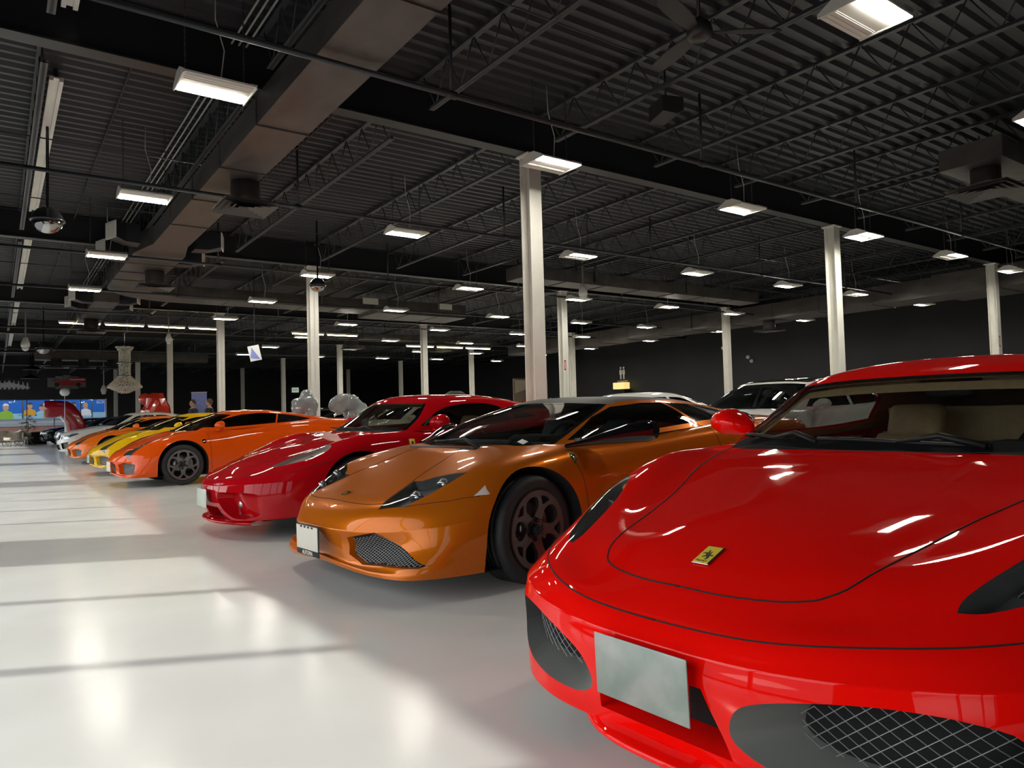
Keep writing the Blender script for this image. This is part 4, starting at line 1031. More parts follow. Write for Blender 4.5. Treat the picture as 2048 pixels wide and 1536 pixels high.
MUG = [
 [(.97,0,.78),(1.01,.36,.78),(1.12,.60,.785),(1.36,.765,.79),(1.9,.80,.81),(2.4,.81,.85),(2.9,.80,.88),(3.4,.74,.90),(4.0,.60,.92),(4.3,0,.93)],
 [(1.46,0,.97),(1.49,.36,.965),(1.58,.56,.955),(1.76,.675,.95),(2.12,.72,.98),(2.5,.72,1.0),(2.9,.70,1.0),(3.35,.63,.99),(3.85,.48,.97),(4.15,0,.96)],
 [(1.93,0,1.095),(1.95,.32,1.09),(2.02,.47,1.08),(2.12,.55,1.075),(2.32,.585,1.085),(2.58,.585,1.09),(2.9,.57,1.08),(3.25,.52,1.055),(3.65,.38,1.01),(3.9,0,1.0)],
 [(2.08,0,1.123),(2.09,.26,1.12),(2.13,.38,1.113),(2.2,.44,1.11),(2.36,.46,1.116),(2.58,.46,1.118),(2.85,.45,1.108),(3.1,.4,1.085),(3.35,.28,1.055),(3.5,0,1.05)],
 [(2.2,0,1.132),(2.22,0,1.133),(2.26,0,1.134),(2.3,0,1.135),(2.42,0,1.135),(2.58,0,1.135),(2.8,0,1.125),(2.95,0,1.11),(3.1,0,1.09),(3.2,0,1.08)]]
m_org = mat('paint_metal_orange', (.56,.135,.006), .30, metal=.30, coat=1., coat_rough=.02)
m_roofm = mat('matte_roof', (.045,.043,.040), .55)
m_rimdk = mat('rim_titanium', (.135,.10,.095), .30, metal=.75)
m_seatdk = mat('dark_seat', (.07,.08,.08), .5)
m_ws2 = glass_mat('windscreen_dark', (.42,.45,.44), .95)
m_platew = mat('plate_white', (.62,.58,.50), .4)
m_cal = mat('caliper_grey', (.22,.20,.19), .4)

MURC = empty('orange_sports_car', (1.55, 4.28, 0), .08, 'metallic orange wedge coupe with matte black roof and black mirror, beside nearest red car', 'car', 'sports cars in the front row')
for _k, _r in enumerate(MU):
    for _j in range(4): _r[_j] = (_r[_j][0] + (.09 if _k < 2 else .02 if _k < 6 else 0), _r[_j][1], _r[_j][2])
T = Shell(); T.add(MU, 0, subu=7, subv=6, cr=(4,), exu=(2.2,)); T.hole(1.14, 2.80, .66); T.add(MUG, 1, subu=6, subv=6, exu=(2.8, 3.15), exv=(.12, 1.9, 2.15)); T.finish()
WX_, WR_ = .985, .322
arch(T, WX_, .325, .372); arch(T, WX_+2.665, .34, .385)
mh = [(.165,0),(.164,.2),(.185,.36),(.225,.47),(.46,.405),(.58,.365),(1.04,.24),(1.03,0)]
mhood = smooth_poly(mh + [(x, -y) for x, y in mh[-2:0:-1]], 3, sharp=(3,4,5,6,8,9,10,11))
T.cut(mhood, 'xy', lambda m, n: n[2] > .3 and m[2] < .86, 2)
mhl = [(.190,.484),(.482,.409),(.487,.493),(.533,.549),(.637,.744),(.525,.726),(.40,.68),(.282,.623)]
T.cut2(mhl, 'xy', lambda m, n: n[2] > .1 and .4 < m[2] < .9, 3)
mint = [(.318,.328),(.51,.368),(.832,.206),(.805,.192),(.42,.180),(.305,.228)]
T.cut2(mint, 'yz', lambda m, n: n[0] < -.1 and m[0] < .6, 4)
mmk = [(.93,.545),(1.02,.56),(1.03,.655)]
for f in T.bm.faces:
    if f[T.part] == 1 and f[T.uv][1] > 2.15: f[T.part] = 8
    if f[T.part] == 1 and f[T.uv][0] < 2.8 and .12 < f[T.uv][1] < 1.9: f[T.part] = 6
    if f[T.part] == 1 and f[T.uv][0] < 3.15 and f[T.uv][1] > 1.9 : f[T.part] = 8
dw = [(1.46,.83),(1.80,.975),(2.05,1.045),(2.36,1.07),(2.60,1.07),(2.80,.91),(2.3,.875),(1.9,.85)]
T.cut(dw, 'xz', lambda m, n: abs(m[1]) > .4 and abs(n[1]) > .25 and m[2] > .8, 7)
qw = [(2.64,1.07),(2.95,1.055),(3.35,.99),(3.30,.935),(2.84,.915)]
T.cut(qw, 'xz', lambda m, n: abs(m[1]) > .3 and abs(n[1]) > .15 and m[2] > .88, 9)
qw2 = [(3.02,1.05),(3.42,1.00),(3.95,.945),(3.38,.938)]
T.cut(qw2, 'xz', lambda m, n: abs(m[1]) > .2 and m[2] > .9, 9)
T.freeze()
T.extract(0, 'body', m_org, MURC); T.extract(1, 'roof_rail', m_org, MURC); T.extract(2, 'bonnet', m_org, MURC); T.extract(8, 'roof', m_roofm, MURC)
T.extract(8, 'headliner', m_blk, MURC, off=-.015); T.extract(1, 'pillar_trim', m_blk, MURC, off=-.015)
T.extract(6, 'windscreen', m_ws2, MURC)
T.trim(lambda u, v: u < 2.8 and (u > 2.66 or v > 1.82), 'glass_border', m_gloss, MURC, .0015)
for sd in (-1, 1):
    T.extract(7, 'side_window', m_ws_dark, MURC, side=sd); T.extract(9, 'quarter_window', m_gloss, MURC, side=sd)
    h = T.extract(3, 'headlight', m_lampglass, MURC, side=sd)
    T.recess(3, (.03, 0, -.05), m_lampdk, m_lampdk, h, 'lamp_bezel', 'lamp_bowl', side=sd, scale=.9)
    for (lx, ly, lz, lr) in ((.375,.60,.545,.034), (.52,.665,.61,.034)):
        q = empty('projector_lamp'); q.parent = h; q.location = (lx, sd*ly, lz); q.rotation_euler = (0, -.55, sd*-.35)
        MB().lathe([(.0001,-.012),(lr*.45,-.008),(lr*.5,.0)], n=18, axis='x').build('lens', m_chrome, q)
        MB().lathe([(lr*.62,.0),(lr*.95,-.02),(lr*1.1,-.02),(lr*1.1,.02)], n=22, axis='x').build('ring', m_bowl, q)
    w_, fo = T.recess(4, (.04, 0, .0), m_org, m_dark, MURC, 'intake_duct', 'intake_back', side=sd, scale=.965)
    grille_wires(MURC, fo, .012, .0135, .0017, m_mesh, ang=(24, -42))
    patch_on(T, [(.572,.558),(.64,.562),(.655,.566),(.655,.612)], 'xz', mat('marker_lens', (.72,.66,.60), .25), MURC, 'side_marker', side=sd, lift=.003)
    # shield badge on the wing
    sh_ = [(1.320,.762),(1.350,.768),(1.385,.757),(1.385,.72),(1.365,.69),(1.352,.682),(1.338,.695),(1.322,.73)]
    b1 = patch_on(T, sh_, 'xz', mat('gold', (.62,.44,.16), .25, metal=.9), MURC, 'shield_badge', side=sd, lift=.003)
    if b1: patch_on(T, [(1.353+(p-1.353)*.82, .726+(q-.726)*.84) for p, q in sh_], 'xz', m_gloss, b1, 'shield_field', side=sd, lift=.0045); patch_on(T, [(1.342,.70),(1.362,.695),(1.372,.73),(1.355,.745),(1.336,.73)], 'xz', mat('gold'), b1, 'bull_emblem', side=sd, lift=.006)
arch_parts(T, WX_, .325, .372, MURC, m_org); arch_parts(T, WX_+2.665, .34, .385, MURC, m_org)
T.seam(mhood, 'xy', m_gap, MURC, 'bonnet_gap', .0024, n=2, closed=True)
for sd in (-1, 1):
    T.seam([(.282,sd*.623),(.359,sd*.711),(.460,sd*.811),(.575,sd*.892),(.60,sd*.905)], 'xy', m_gap, MURC, 'bumper_gap', .002, n=8)
    T.seam([(1.33,.76),(1.35,.72),(1.384,.617),(1.41,.475),(1.43,.22)], 'xz', m_gap, MURC, 'door_gap', .0024, side=sd, n=8)
    T.seam([(2.84,.90),(2.90,.83),(2.93,.70),(2.90,.5),(2.84,.25)], 'xz', m_gap, MURC, 'door_gap', .0024, side=sd, n=8)
for sd in (-1, 1):
    for k in range(4): T.seam([(2.96+.05*k,1.045-.012*k),(3.16+.045*k,.955)], 'xz', m_lampdk, MURC, 'vent_louvre', .005, side=sd, n=8, lift=.003)
stk = patch_on(T, [(1.20,-.60),(1.245,-.60),(1.245,-.54),(1.20,-.54)], 'xy', m_txt_ := mat('white_lettering', (.85,.85,.82), .4), MURC, 'window_sticker', lift=.004)
# nose emblem, plate, cowl, wipers, mirrors
hh, nn = T.on(.235, 0, 'xy')
e = empty('nose_badge'); e.parent = MURC; e.location = (.235, 0, hh.z+.001); e.rotation_euler = (0, -math.atan2(-nn.x, nn.z), 0)
bs = [(-.035,-.026),(-.037,.0),(-.035,.026),(-.01,.028),(.02,.018),(.038,0),(.02,-.018),(-.01,-.028)]
MB().prism([(-a, b) for a, b in bs], 0, .004).build('badge_rim', mat('gold'), e); MB().prism([(-a*.84, b*.84) for a, b in bs], .004, .005).build('badge_field', m_gloss, e)
MB().prism([(.012,-.008),(.02,.004),(.008,.012),(-.012,.008),(-.018,-.004),(-.004,-.01)], .005, .0058).build('bull_emblem', mat('gold'), e)
pl = empty('licence_plate'); pl.parent = MURC; pl.location = (-.02, 0, .290); pl.rotation_euler = (0, R(-1), 0)
MB().rbox((0,0,0), (.006,.305,.185), .003).build('plate_frame', m_blk, pl)
MB().rbox((-.0042,0,.014), (.003,.292,.142), .0015).build('plate_face', m_platew, pl)
m_txt = mat('white_lettering', (.85,.85,.82), .4)
RTX = Matrix(((0,0,-1,0),(-1,0,0,0),(0,1,0,0),(0,0,0,1)))
text_mesh('AUTOPIA', .034, 'frame_lettering', m_txt, pl, Matrix.Translation((-.0045, 0, -.077)) @ RTX, .0006)
for k in range(4): MB().rbox((-.0062, .075-.05*k, .078), (.002, .026, .012), .003).build('plate_bolt_cover', m_blk, pl)
MB().rbox((1.075, 0, .785), (.24, .80, .03), .012).build('scuttle', m_blk, MURC)
wiper(MURC, (1.08,.05,.84), (1.10,-.30,.83), (1.02,-.36,.80))
for sd in (-1, 1):
    q = empty('door_mirror'); q.parent = MURC; q.location = (1.40, sd*.84, .80)
    mb = MB(); rows_ = []
    for (dx, dy, dz, hw, hh_) in ((-.04,0,.0,.03,.014),(.10,.06,.02,.06,.026),(.22,.13,.045,.085,.046),(.34,.20,.065,.095,.064),(.44,.27,.078,.090,.072),(.48,.31,.082,.06,.055)):
        rows_.append([(dx+hw*math.cos(a)*.9, sd*dy + sd*hw*.5*math.cos(a)*-.5, dz+hh_*math.sin(a)) for a in np.linspace(0, 2*PI, 15)])
    mb.grid(rows_); mb.f.append(tuple(len(rows_[0])*5+k for k in range(14))); mb.sm.append(False)
    o = mb.build('shell', m_gloss, q); fix_normals(o)
fit_interior(MURC, 1.22, m_seatdk, m_blk, sx=1.98, z=.10, ys=.36)
for sx_, sy in ((WX_, -1), (WX_, 1), (WX_+2.665, -1), (WX_+2.665, 1)):
    wheel(MURC, (sx_, sy*.825, WR_), WR_, .245, .235, m_rimdk, 'lambo', side=sy, caliper=m_cal, turn=.25, steer=(.12 if sx_ < 2 else 0))
MB().bb((.25, -.70, .14), (4.3, .70, .19)).build('floor_pan', m_under, MURC)
# ================================================================== compact wedge coupes: orange-red, yellow, light orange
GA = [[(p[0]*.92-.0, p[1]*.98, p[2]*1.05+.025) for p in r] for r in MU]
GAG = [
 [(.90,0,.83),(.93,.36,.83),(1.00,.58,.835),(1.13,.74,.84),(1.6,.79,.87),(2.1,.80,.90),(2.6,.79,.93),(3.1,.74,.97),(3.7,.60,.99),(3.95,0,.99)],
 [(1.28,0,1.01),(1.31,.34,1.005),(1.38,.52,1.0),(1.50,.64,.99),(1.80,.70,1.03),(2.2,.70,1.055),(2.6,.69,1.055),(3.0,.63,1.05),(3.5,.5,1.04),(3.75,0,1.04)],
 [(1.70,0,1.16),(1.72,.30,1.155),(1.78,.44,1.145),(1.87,.53,1.14),(2.08,.57,1.16),(2.35,.57,1.17),(2.65,.56,1.155),(2.95,.50,1.125),(3.35,.38,1.08),(3.55,0,1.08)],
 [(1.87,0,1.20),(1.88,.25,1.198),(1.92,.36,1.19),(1.98,.42,1.188),(2.15,.45,1.198),(2.35,.45,1.20),(2.6,.44,1.185),(2.85,.38,1.155),(3.1,.28,1.12),(3.25,0,1.12)],
 [(2.0,0,1.212),(2.01,0,1.214),(2.05,0,1.216),(2.1,0,1.218),(2.2,0,1.22),(2.35,0,1.218),(2.55,0,1.205),(2.7,0,1.19),(2.85,0,1.17),(2.95,0,1.16)]]
GWX, GWR = .93, .33
V = Shell(); V.add(GA, 0, subu=6, subv=5, cr=(4,), exu=(2.2,)); V.hole(1.06, 2.6, .64); V.add(GAG, 1, subu=6, subv=5, exu=(2.8, 3.15), exv=(.12, 1.9)); V.finish()
G_HL = [(.14,.44),(.26,.45),(.80,.55),(.98,.66),(.60,.645),(.20,.61)]
G_SW = [(1.28,.925),(1.62,1.05),(1.95,1.125),(2.3,1.15),(2.58,1.13),(2.50,.965),(2.0,.935),(1.6,.915)]
G_QW = [(2.61,1.13),(2.9,1.095),(3.22,1.03),(3.0,.995),(2.53,.965)]
G_IN = [(.32,.36),(.50,.40),(.72,.37),(.80,.22),(.62,.205),(.36,.215)]
def make_gallardo():
    arch(V, GWX, .345, .385); arch(V, GWX+2.56, .35, .39)
    gh = [(.165,0),(.175,.25),(.19,.48),(.40,.46),(.92,.52),(1.0,.5),(.96,0)]
    V.cut(gh + [(x, -y) for x, y in gh[-2:0:-1]], 'xy', lambda m, n: n[2] > .3 and m[2] < .93, 2)
    V.cut2(G_HL, 'xy', lambda m, n: n[2] > .1 and .4 < m[2] < .98, 3)
    V.cut2(G_IN, 'yz', lambda m, n: n[0] < -.08 and m[0] < .6, 4)
    V.cut([(-.24,.37),(.24,.37),(.20,.22),(-.20,.22)], 'yz', lambda m, n: n[0] < -.08 and m[0] < .4, 5)
    for f in V.bm.faces:
        if f[V.part] == 1 and f[V.uv][0] < 2.8 and .12 < f[V.uv][1] < 1.9: f[V.part] = 6
    V.cut(G_SW, 'xz', lambda m, n: abs(m[1]) > .4 and abs(n[1]) > .2 and m[2] > .88, 7)
    V.cut(G_QW, 'xz', lambda m, n: abs(m[1]) > .3 and abs(n[1]) > .12 and m[2] > .9, 9)
    V.freeze()
make_gallardo()
m_hexgrey = mat('intake_grey', (.10,.10,.10), .6); noise_on(m_hexgrey, (.06,.06,.06), (.14,.14,.14), 90, 2, lo=.42, hi=.58)
m_ws3 = glass_mat('windscreen_smoke', (.30,.33,.33), .95)
m_tint = glass_mat('deep_tint_glass', (.08,.085,.09), .95)
def gallardo(name, pos, th, paint, label, mrim, plate_m, badge=True):
    G = empty(name, pos, th, label, 'car', 'sports cars in the front row')
    V.extract(0, 'body', paint, G); V.extract(1, 'roof', paint, G); V.extract(2, 'bonnet', paint, G)
    V.extract(6, 'windscreen', m_ws3, G)
    for sd in (-1, 1):
        V.extract(7, 'side_window', m_tint, G, side=sd); V.extract(9, 'quarter_window', m_gloss, G, side=sd)
        h = V.extract(3, 'headlight', m_lampglass, G, side=sd)
        V.recess(3, (.02, 0, -.04), m_lampdk, m_lampdk, h, 'lamp_bezel', 'lamp_bowl', side=sd, scale=.9)
        V.recess(4, (.06, 0, 0), paint, m_hexgrey, G, 'intake_duct', 'intake_grille', side=sd, scale=.93)
        V.seam([(1.31,.86),(1.34,.70),(1.36,.50),(1.37,.25)], 'xz', m_gap, G, 'door_gap', .003, side=sd, n=6)
        patch_on(V, circle(1.25, .70, .034, 16), 'xz', m_gloss, G, 'shield_badge', side=sd, lift=.003)
        mirror(G, .95, 1.52, .955, paint, sd, s=1.05)
    V.recess(5, (.03, 0, 0), paint, m_hexgrey, G, 'centre_recess', 'centre_grille', scale=.95)
    arch_parts(V, GWX, .345, .385, G, paint); arch_parts(V, GWX+2.56, .35, .39, G, paint)
    plate(G, .0, 0, .325, m=plate_m, w=.31, h=.16)
    wiper(G, (.98,.1,.875), (1.0,-.30,.87), (.90,-.2,.85))
    fit_interior(G, 1.1, m_seatdk, m_blk, sx=1.85, z=.14, ys=.36)
    for sx_, sy in ((GWX, -1), (GWX, 1), (GWX+2.56, -1), (GWX+2.56, 1)):
        wheel(G, (sx_, sy*.79, GWR), GWR, .235, .245, mrim, 'lambo', side=sy, caliper=m_cal, turn=0, lod=0)
    MB().bb((.3, -.66, .15), (3.9, .66, .19)).build('floor_pan', m_under, G)
    return G
m_orr = mat('paint_orange_red', (.72,.082,.004), .30, metal=.1, coat=1., coat_rough=.02)
m_yel2 = mat('paint_yellow', (.80,.46,.008), .30, coat=1., coat_rough=.02)
m_orl = mat('paint_light_orange', (.72,.15,.012), .30, metal=.1, coat=1., coat_rough=.02)
m_rimg = mat('rim_grey', (.16,.15,.15), .32, metal=.7)
gallardo('orange_sports_car', (1.51, 13.5, 0), .05, m_orr, 'orange-red wedge coupe with grey five-spoke wheels, between yellow coupe and dark red coupe', m_rimg, m_platew)
gallardo('yellow_sports_car', (1.54, 17.0, 0), .05, m_yel2, 'bright yellow wedge coupe parked between two orange ones', m_rimg, m_plate)
gallardo('light_orange_sports_car', (1.54, 22.5, 0), .05, m_orl, 'lighter orange wedge coupe between white saloon and yellow coupe', m_rimdk, m_plate)
# ================================================================== third car: dark red mid-engined coupe
F3 = [[(p[0], p[1]*.985, p[2]*1.02+.015) for p in r] for r in F4]
for _r in F3[1:5]: _r[0] = (_r[0][0]-.03, 0, _r[0][2]-.01); _r[1] = (_r[1][0]-.015, _r[1][1], _r[1][2]-.005)
F3G = [[(p[0]+.06, p[1], p[2]*1.02+.012) for p in r] for r in F4G]
m_dred = mat('paint_dark_red', (.48,.003,.008), .30, coat=1., coat_rough=.02)
Q = Shell(); Q.add(F3, 0, subu=6, subv=6, cr=(3,), exu=(.5,)); Q.hole(1.56, 2.88, .69); Q.add(F3G, 1, subu=6, subv=5, exu=(2.86, 3.18), exv=(.12, 1.9)); Q.finish()
M360 = empty('dark_red_sports_car', (1.55, 6.95, 0), .03, 'dark red coupe with long oval headlights and pale front plate, beside metallic orange coupe', 'car', 'sports cars in the front row')
arch(Q, 1.10, .335, .385); arch(Q, 3.70, .345, .39)
q_h = [(.18,0),(.19,.14),(.25,.26),(.345,.36),(.60,.42),(1.0,.55),(1.44,.66),(1.42,.3),(1.40,0)]
qh = smooth_poly(q_h + [(x, -y) for x, y in q_h[-2:0:-1]], 3, sharp=(6,10))
Q.cut(qh, 'xy', lambda m, n: n[2] > .3 and m[2] < .95, 2)
Q.cut([(1.42,-.60),(1.45,-.68),(1.58,-.76),(1.68,-.4),(1.66,0),(1.68,.4),(1.58,.76),(1.45,.68),(1.42,.60),(1.402,0)], 'xy', lambda m, n: n[2] > .2 and m[2] < .905, 11)
Q_HL = smooth_poly([(.35,.60),(.55,.61),(.75,.66),(.86,.74),(.84,.83),(.70,.835),(.50,.73)], 4, sharp=(0,))
Q.cut2(Q_HL, 'xy', lambda m, n: n[2] > .1 and .42 < m[2] < .9, 3)
Q_IN = smooth_poly([(.26,.38),(.50,.40),(.72,.39),(.75,.30),(.70,.20),(.48,.175),(.32,.23)], 4)
Q.cut2(Q_IN, 'yz', lambda m, n: n[0] < -.08 and m[0] < .7, 4)
Q.cut(smooth_poly([(-.22,.26),(.22,.26),(.25,.17),(-.25,.17)], 2, sharp=(0,1,2,3)), 'yz', lambda m, n: n[0] < -.08 and m[0] < .4, 5)
Q_SW = smooth_poly([(1.78,.92),(2.05,1.07),(2.34,1.13),(2.66,1.13),(2.86,1.07),(2.92,.95),(2.5,.93),(2.1,.915)], 4, sharp=(0,5))
for f in Q.bm.faces:
    if f[Q.part] == 1 and f[Q.uv][0] < 2.86 and .12 < f[Q.uv][1] < 1.9: f[Q.part] = 6
Q.cut(Q_SW, 'xz', lambda m, n: abs(m[1]) > .4 and abs(n[1]) > .25 and m[2] > .9, 7)
Q.cut([(2.96,.96),(2.93,1.06),(3.05,1.06),(3.28,.98)], 'xz', lambda m, n: abs(m[1]) > .3 and m[2] > .92, 9)
Q.freeze()
for pt, nm_, mm in ((11,'scuttle_trim',mat('scuttle_black')),(0,'body',m_dred),(1,'roof',m_dred),(2,'bonnet',m_dred),(6,'windscreen',m_ws)): Q.extract(pt, nm_, mm, M360)
Q.trim(lambda u, v: u < 2.86 and (u > 2.74 or v > 1.86), 'glass_border', m_gloss, M360, .0015)
Q.extract(1, 'headliner', m_tan, M360, off=-.015)
m_intred = mat('lamp_interior_red', (.30,.08,.07), .35)
for sd in (-1, 1):
    Q.extract(7, 'side_window', m_ws_dark, M360, side=sd); Q.extract(9, 'quarter_window', m_gloss, M360, side=sd)
    h = Q.extract(3, 'headlight', m_lampglass, M360, side=sd)
    Q.recess(3, (.02, 0, -.03), mat('lamp_bowl_warm', (.50,.36,.32), .45), mat('lamp_bowl_warm'), h, 'lamp_bezel', 'lamp_bowl', side=sd, scale=.92)
    for (lx, ly, lz, lr) in ((.60,.68,.60,.04), (.74,.75,.67,.045)):
        o = MB().lathe([(.0001,-.01),(lr*.5,-.012),(lr,-.03),(lr*1.05,-.025)], n=18, axis='x').build('lamp_reflector', m_bowl, h); o.location = (lx, sd*ly, lz); o.rotation_euler = (0, -.6, sd*-.4)
    Q.recess(4, (.12, 0, 0), m_dred, m_dred, M360, 'intake_duct', 'intake_back', side=sd, scale=.85)
    g = MB().prism(smooth_poly([(sd*.44,.375),(sd*.72,.365),(sd*.72,.235),(sd*.56,.255)], 4, sharp=(0,1,2)), 0, .02, axis='x').build('intake_grille', m_hexgrey, M360); g.location = (.365, 0, .0); g.rotation_euler = (0, 0, 0)
    fl = MB().lathe([(.0001,-.02),(.03,-.015),(.045,0),(.05,.03)], n=18, axis='x').build('fog_lamp', m_bowl, M360); fl.location = (.20, sd*.36, .285)
    Q.seam([(1.78,.86),(1.80,.70),(1.82,.45),(1.84,.2)], 'xz', m_gap, M360, 'door_gap', .003, side=sd, n=6)
    b1 = patch_on(Q, [(1.60,.80),(1.63,.805),(1.665,.80),(1.665,.76),(1.645,.725),(1.632,.715),(1.615,.73),(1.60,.765)], 'xz', mat('badge_yellow'), M360, 'shield_badge', side=sd, lift=.003)
    if b1: patch_on(Q, [(1.622,.735),(1.642,.745),(1.648,.775),(1.63,.79),(1.618,.77)], 'xz', m_ink, b1, 'horse_emblem', side=sd, lift=.0045)
    mirror(M360, .96, 1.92, .955, m_dred, sd, s=1.1)
    ring_line(F3, 3.98, 0, 5.2, m_gap, M360, 'bumper_gap', .0024, side=sd)
Q.recess(5, (.10, 0, .0), m_dred, m_dark, M360, 'centre_slot', 'slot_back', scale=.96)
arch_parts(Q, 1.10, .335, .385, M360, m_dred); arch_parts(Q, 3.70, .345, .39, M360, m_dred)
Q.seam(qh, 'xy', m_gap, M360, 'bonnet_gap', .0024, n=2, closed=True)
plate(M360, -.035, 0, .335, m=mat('plate_pale', (.55,.60,.52), .35), w=.305, h=.16)
hh, nn = Q.on(.34, 0, 'xy')
e = horse_mesh(.034, 0).build('horse_emblem', m_chrome, M360); e.location = (.34, 0, hh.z+.002); e.rotation_euler = (0, -math.atan2(-nn.x, nn.z), 0)
lip = MB(); rows_ = []
for t in np.linspace(-1, 1, 33):
    y = t*.62; x = .04 + .20*abs(t)**2.4; rows_.append([(x+.14, y, .165), (x+.02, y, .155), (x-.03, y, .145), (x-.035, y, .132), (x-.02, y, .12), (x+.12, y, .115)])
lip.grid(rows_); o = lip.build('front_splitter', m_dred, M360); fix_normals(o)
wiper(M360, (1.50,.02,.90), (1.46,.60,.90), (1.50,-.35,.89)); wiper(M360, (1.50,.40,.90), (1.42,.80,.91), (1.52,.5,.89))
MB().rbox((1.46, 0, .845), (.24, 1.30, .03), .012).build('scuttle', m_blk, M360)
MB().add([(1.72,-.10,.868),(1.98,-.10,.872),(1.98,-.46,.872),(1.72,-.46,.868)], [(0,3,2,1)]).build('dashboard_paper', mat('paper', (.70,.78,.78), .7), M360)
fit_interior(M360, 1.55, m_tan, m_dashg, sx=2.20)
for sx_, sy in ((1.10, 1), (1.10, -1), (3.70, 1), (3.70, -1)): wheel(M360, (sx_, sy*.82, .335), .335, .235, .245, m_bowl, 'five', side=sy, lod=0)
MB().bb((.3, -.66, .15), (4.2, .66, .19)).build('floor_pan', m_under, M360)
# ================================================================== ordinary-height cars
SD = [
 [(.06,0,.2),(.08,.35,.2),(.14,.6,.2),(.28,.80,.2),(.45,.87,.2),(.65,.90,.2),(.95,.91,.2),(1.35,.90,.2),(2.1,.90,.2),(2.9,.90,.2),(3.75,.90,.22),(4.3,.88,.25),(4.6,.72,.28),(4.68,0,.28)],
 [(.01,0,.33),(.03,.35,.33),(.10,.62,.33),(.25,.83,.33),(.45,.905,.34),(.65,.92,.35),(.95,.93,.36),(1.35,.92,.36),(2.1,.91,.36),(2.9,.92,.36),(3.75,.925,.38),(4.3,.90,.4),(4.64,.74,.42),(4.72,0,.42)],
 [(.0,0,.50),(.02,.35,.50),(.08,.62,.50),(.24,.82,.51),(.45,.90,.53),(.66,.925,.54),(.95,.935,.55),(1.35,.93,.55),(2.1,.92,.55),(2.9,.93,.56),(3.75,.935,.58),(4.3,.91,.6),(4.64,.74,.62),(4.72,0,.62)],
 [(.03,0,.62),(.05,.35,.62),(.11,.60,.63),(.27,.80,.65),(.47,.885,.68),(.68,.91,.71),(.95,.92,.74),(1.35,.92,.74),(2.1,.92,.74),(2.9,.925,.76),(3.75,.93,.79),(4.3,.90,.80),(4.64,.73,.80),(4.72,0,.80)],
 [(.08,0,.735),(.10,.34,.735),(.17,.57,.74),(.34,.75,.76),(.53,.835,.79),(.72,.865,.82),(1.0,.88,.85),(1.35,.88,.87),(2.1,.89,.90),(2.9,.90,.93),(3.75,.90,.96),(4.3,.86,.98),(4.6,.70,.97),(4.68,0,.95)],
 [(.22,0,.80),(.24,.32,.80),(.31,.52,.81),(.46,.67,.83),(.62,.74,.86),(.80,.77,.89),(1.05,.78,.92),(1.35,.79,.95),(2.1,.80,.96),(2.9,.80,.99),(3.75,.78,1.01),(4.25,.74,1.03),(4.55,.6,1.02),(4.62,0,1.02)],
 [(.5,0,.87),(.51,.28,.87),(.55,.42,.875),(.66,.5,.885),(.78,.54,.90),(.92,.56,.93),(1.12,.57,.96),(1.4,.58,.98),(2.1,.6,1.0),(2.9,.6,1.02),(3.75,.56,1.04),(4.2,.5,1.06),(4.42,.4,1.06),(4.5,0,1.06)],
 [(.7,0,.90),(.71,0,.902),(.74,0,.905),(.8,0,.915),(.88,0,.93),(.98,0,.945),(1.15,0,.97),(1.4,0,.99),(2.1,0,1.02),(2.9,0,1.04),(3.75,0,1.06),(4.1,0,1.08),(4.3,0,1.08),(4.36,0,1.08)]]
SDG = [
 [(1.25,0,.93),(1.28,.38,.93),(1.36,.62,.93),(1.52,.77,.93),(2.0,.80,.94),(2.6,.81,.96),(3.2,.80,.98),(3.7,.73,1.0),(4.05,.5,1.03),(4.15,0,1.04)],
 [(1.6,0,1.16),(1.63,.37,1.155),(1.71,.56,1.15),(1.84,.67,1.14),(2.1,.71,1.15),(2.6,.715,1.16),(3.15,.70,1.17),(3.5,.63,1.17),(3.85,.44,1.17),(3.95,0,1.17)],
 [(1.95,0,1.33),(1.97,.34,1.325),(2.03,.48,1.315),(2.12,.55,1.305),(2.3,.585,1.325),(2.65,.59,1.335),(3.05,.575,1.33),(3.3,.5,1.31),(3.55,.35,1.29),(3.65,0,1.29)],
 [(2.1,0,1.375),(2.12,.28,1.37),(2.17,.38,1.365),(2.24,.43,1.36),(2.4,.45,1.375),(2.65,.45,1.385),(2.95,.43,1.38),(3.12,.38,1.365),(3.3,.26,1.345),(3.4,0,1.345)],
 [(2.25,0,1.39),(2.26,0,1.392),(2.3,0,1.394),(2.35,0,1.397),(2.48,0,1.40),(2.65,0,1.402),(2.85,0,1.397),(2.97,0,1.39),(3.1,0,1.375),(3.2,0,1.37)]]
SE = Shell(); SE.add(SD, 0, subu=5, subv=5, exu=(.6,)); SE.hole(1.42, 3.6, .70); SE.add(SDG, 1, subu=5, subv=5, exu=(2.8,), exv=(.12, 1.9, 2.2)); SE.finish()
arch(SE, .93, .345, .38); arch(SE, 3.74, .345, .38)
SE.cut2([(.28,.60),(.38,.66),(.80,.78),(.86,.74),(.74,.60),(.50,.58)], 'yz', lambda m, n: n[0] < .3 and m[0] < .7 and m[2] > .5, 3)
SE.cut2(smooth_poly([(.03,.56),(.03,.70),(.12,.72),(.25,.70),(.27,.62),(.20,.55)], 3, sharp=(0,1)), 'yz', lambda m, n: n[0] < -.1 and m[0] < .4, 4)
SE.cut([(-.40,.42),(.40,.42),(.34,.25),(-.34,.25)], 'yz', lambda m, n: n[0] < -.1 and m[0] < .4, 5)
SE.cut2([(.48,.46),(.78,.50),(.80,.30),(.50,.28)], 'yz', lambda m, n: n[0] < -.05 and m[0] < .5, 5)
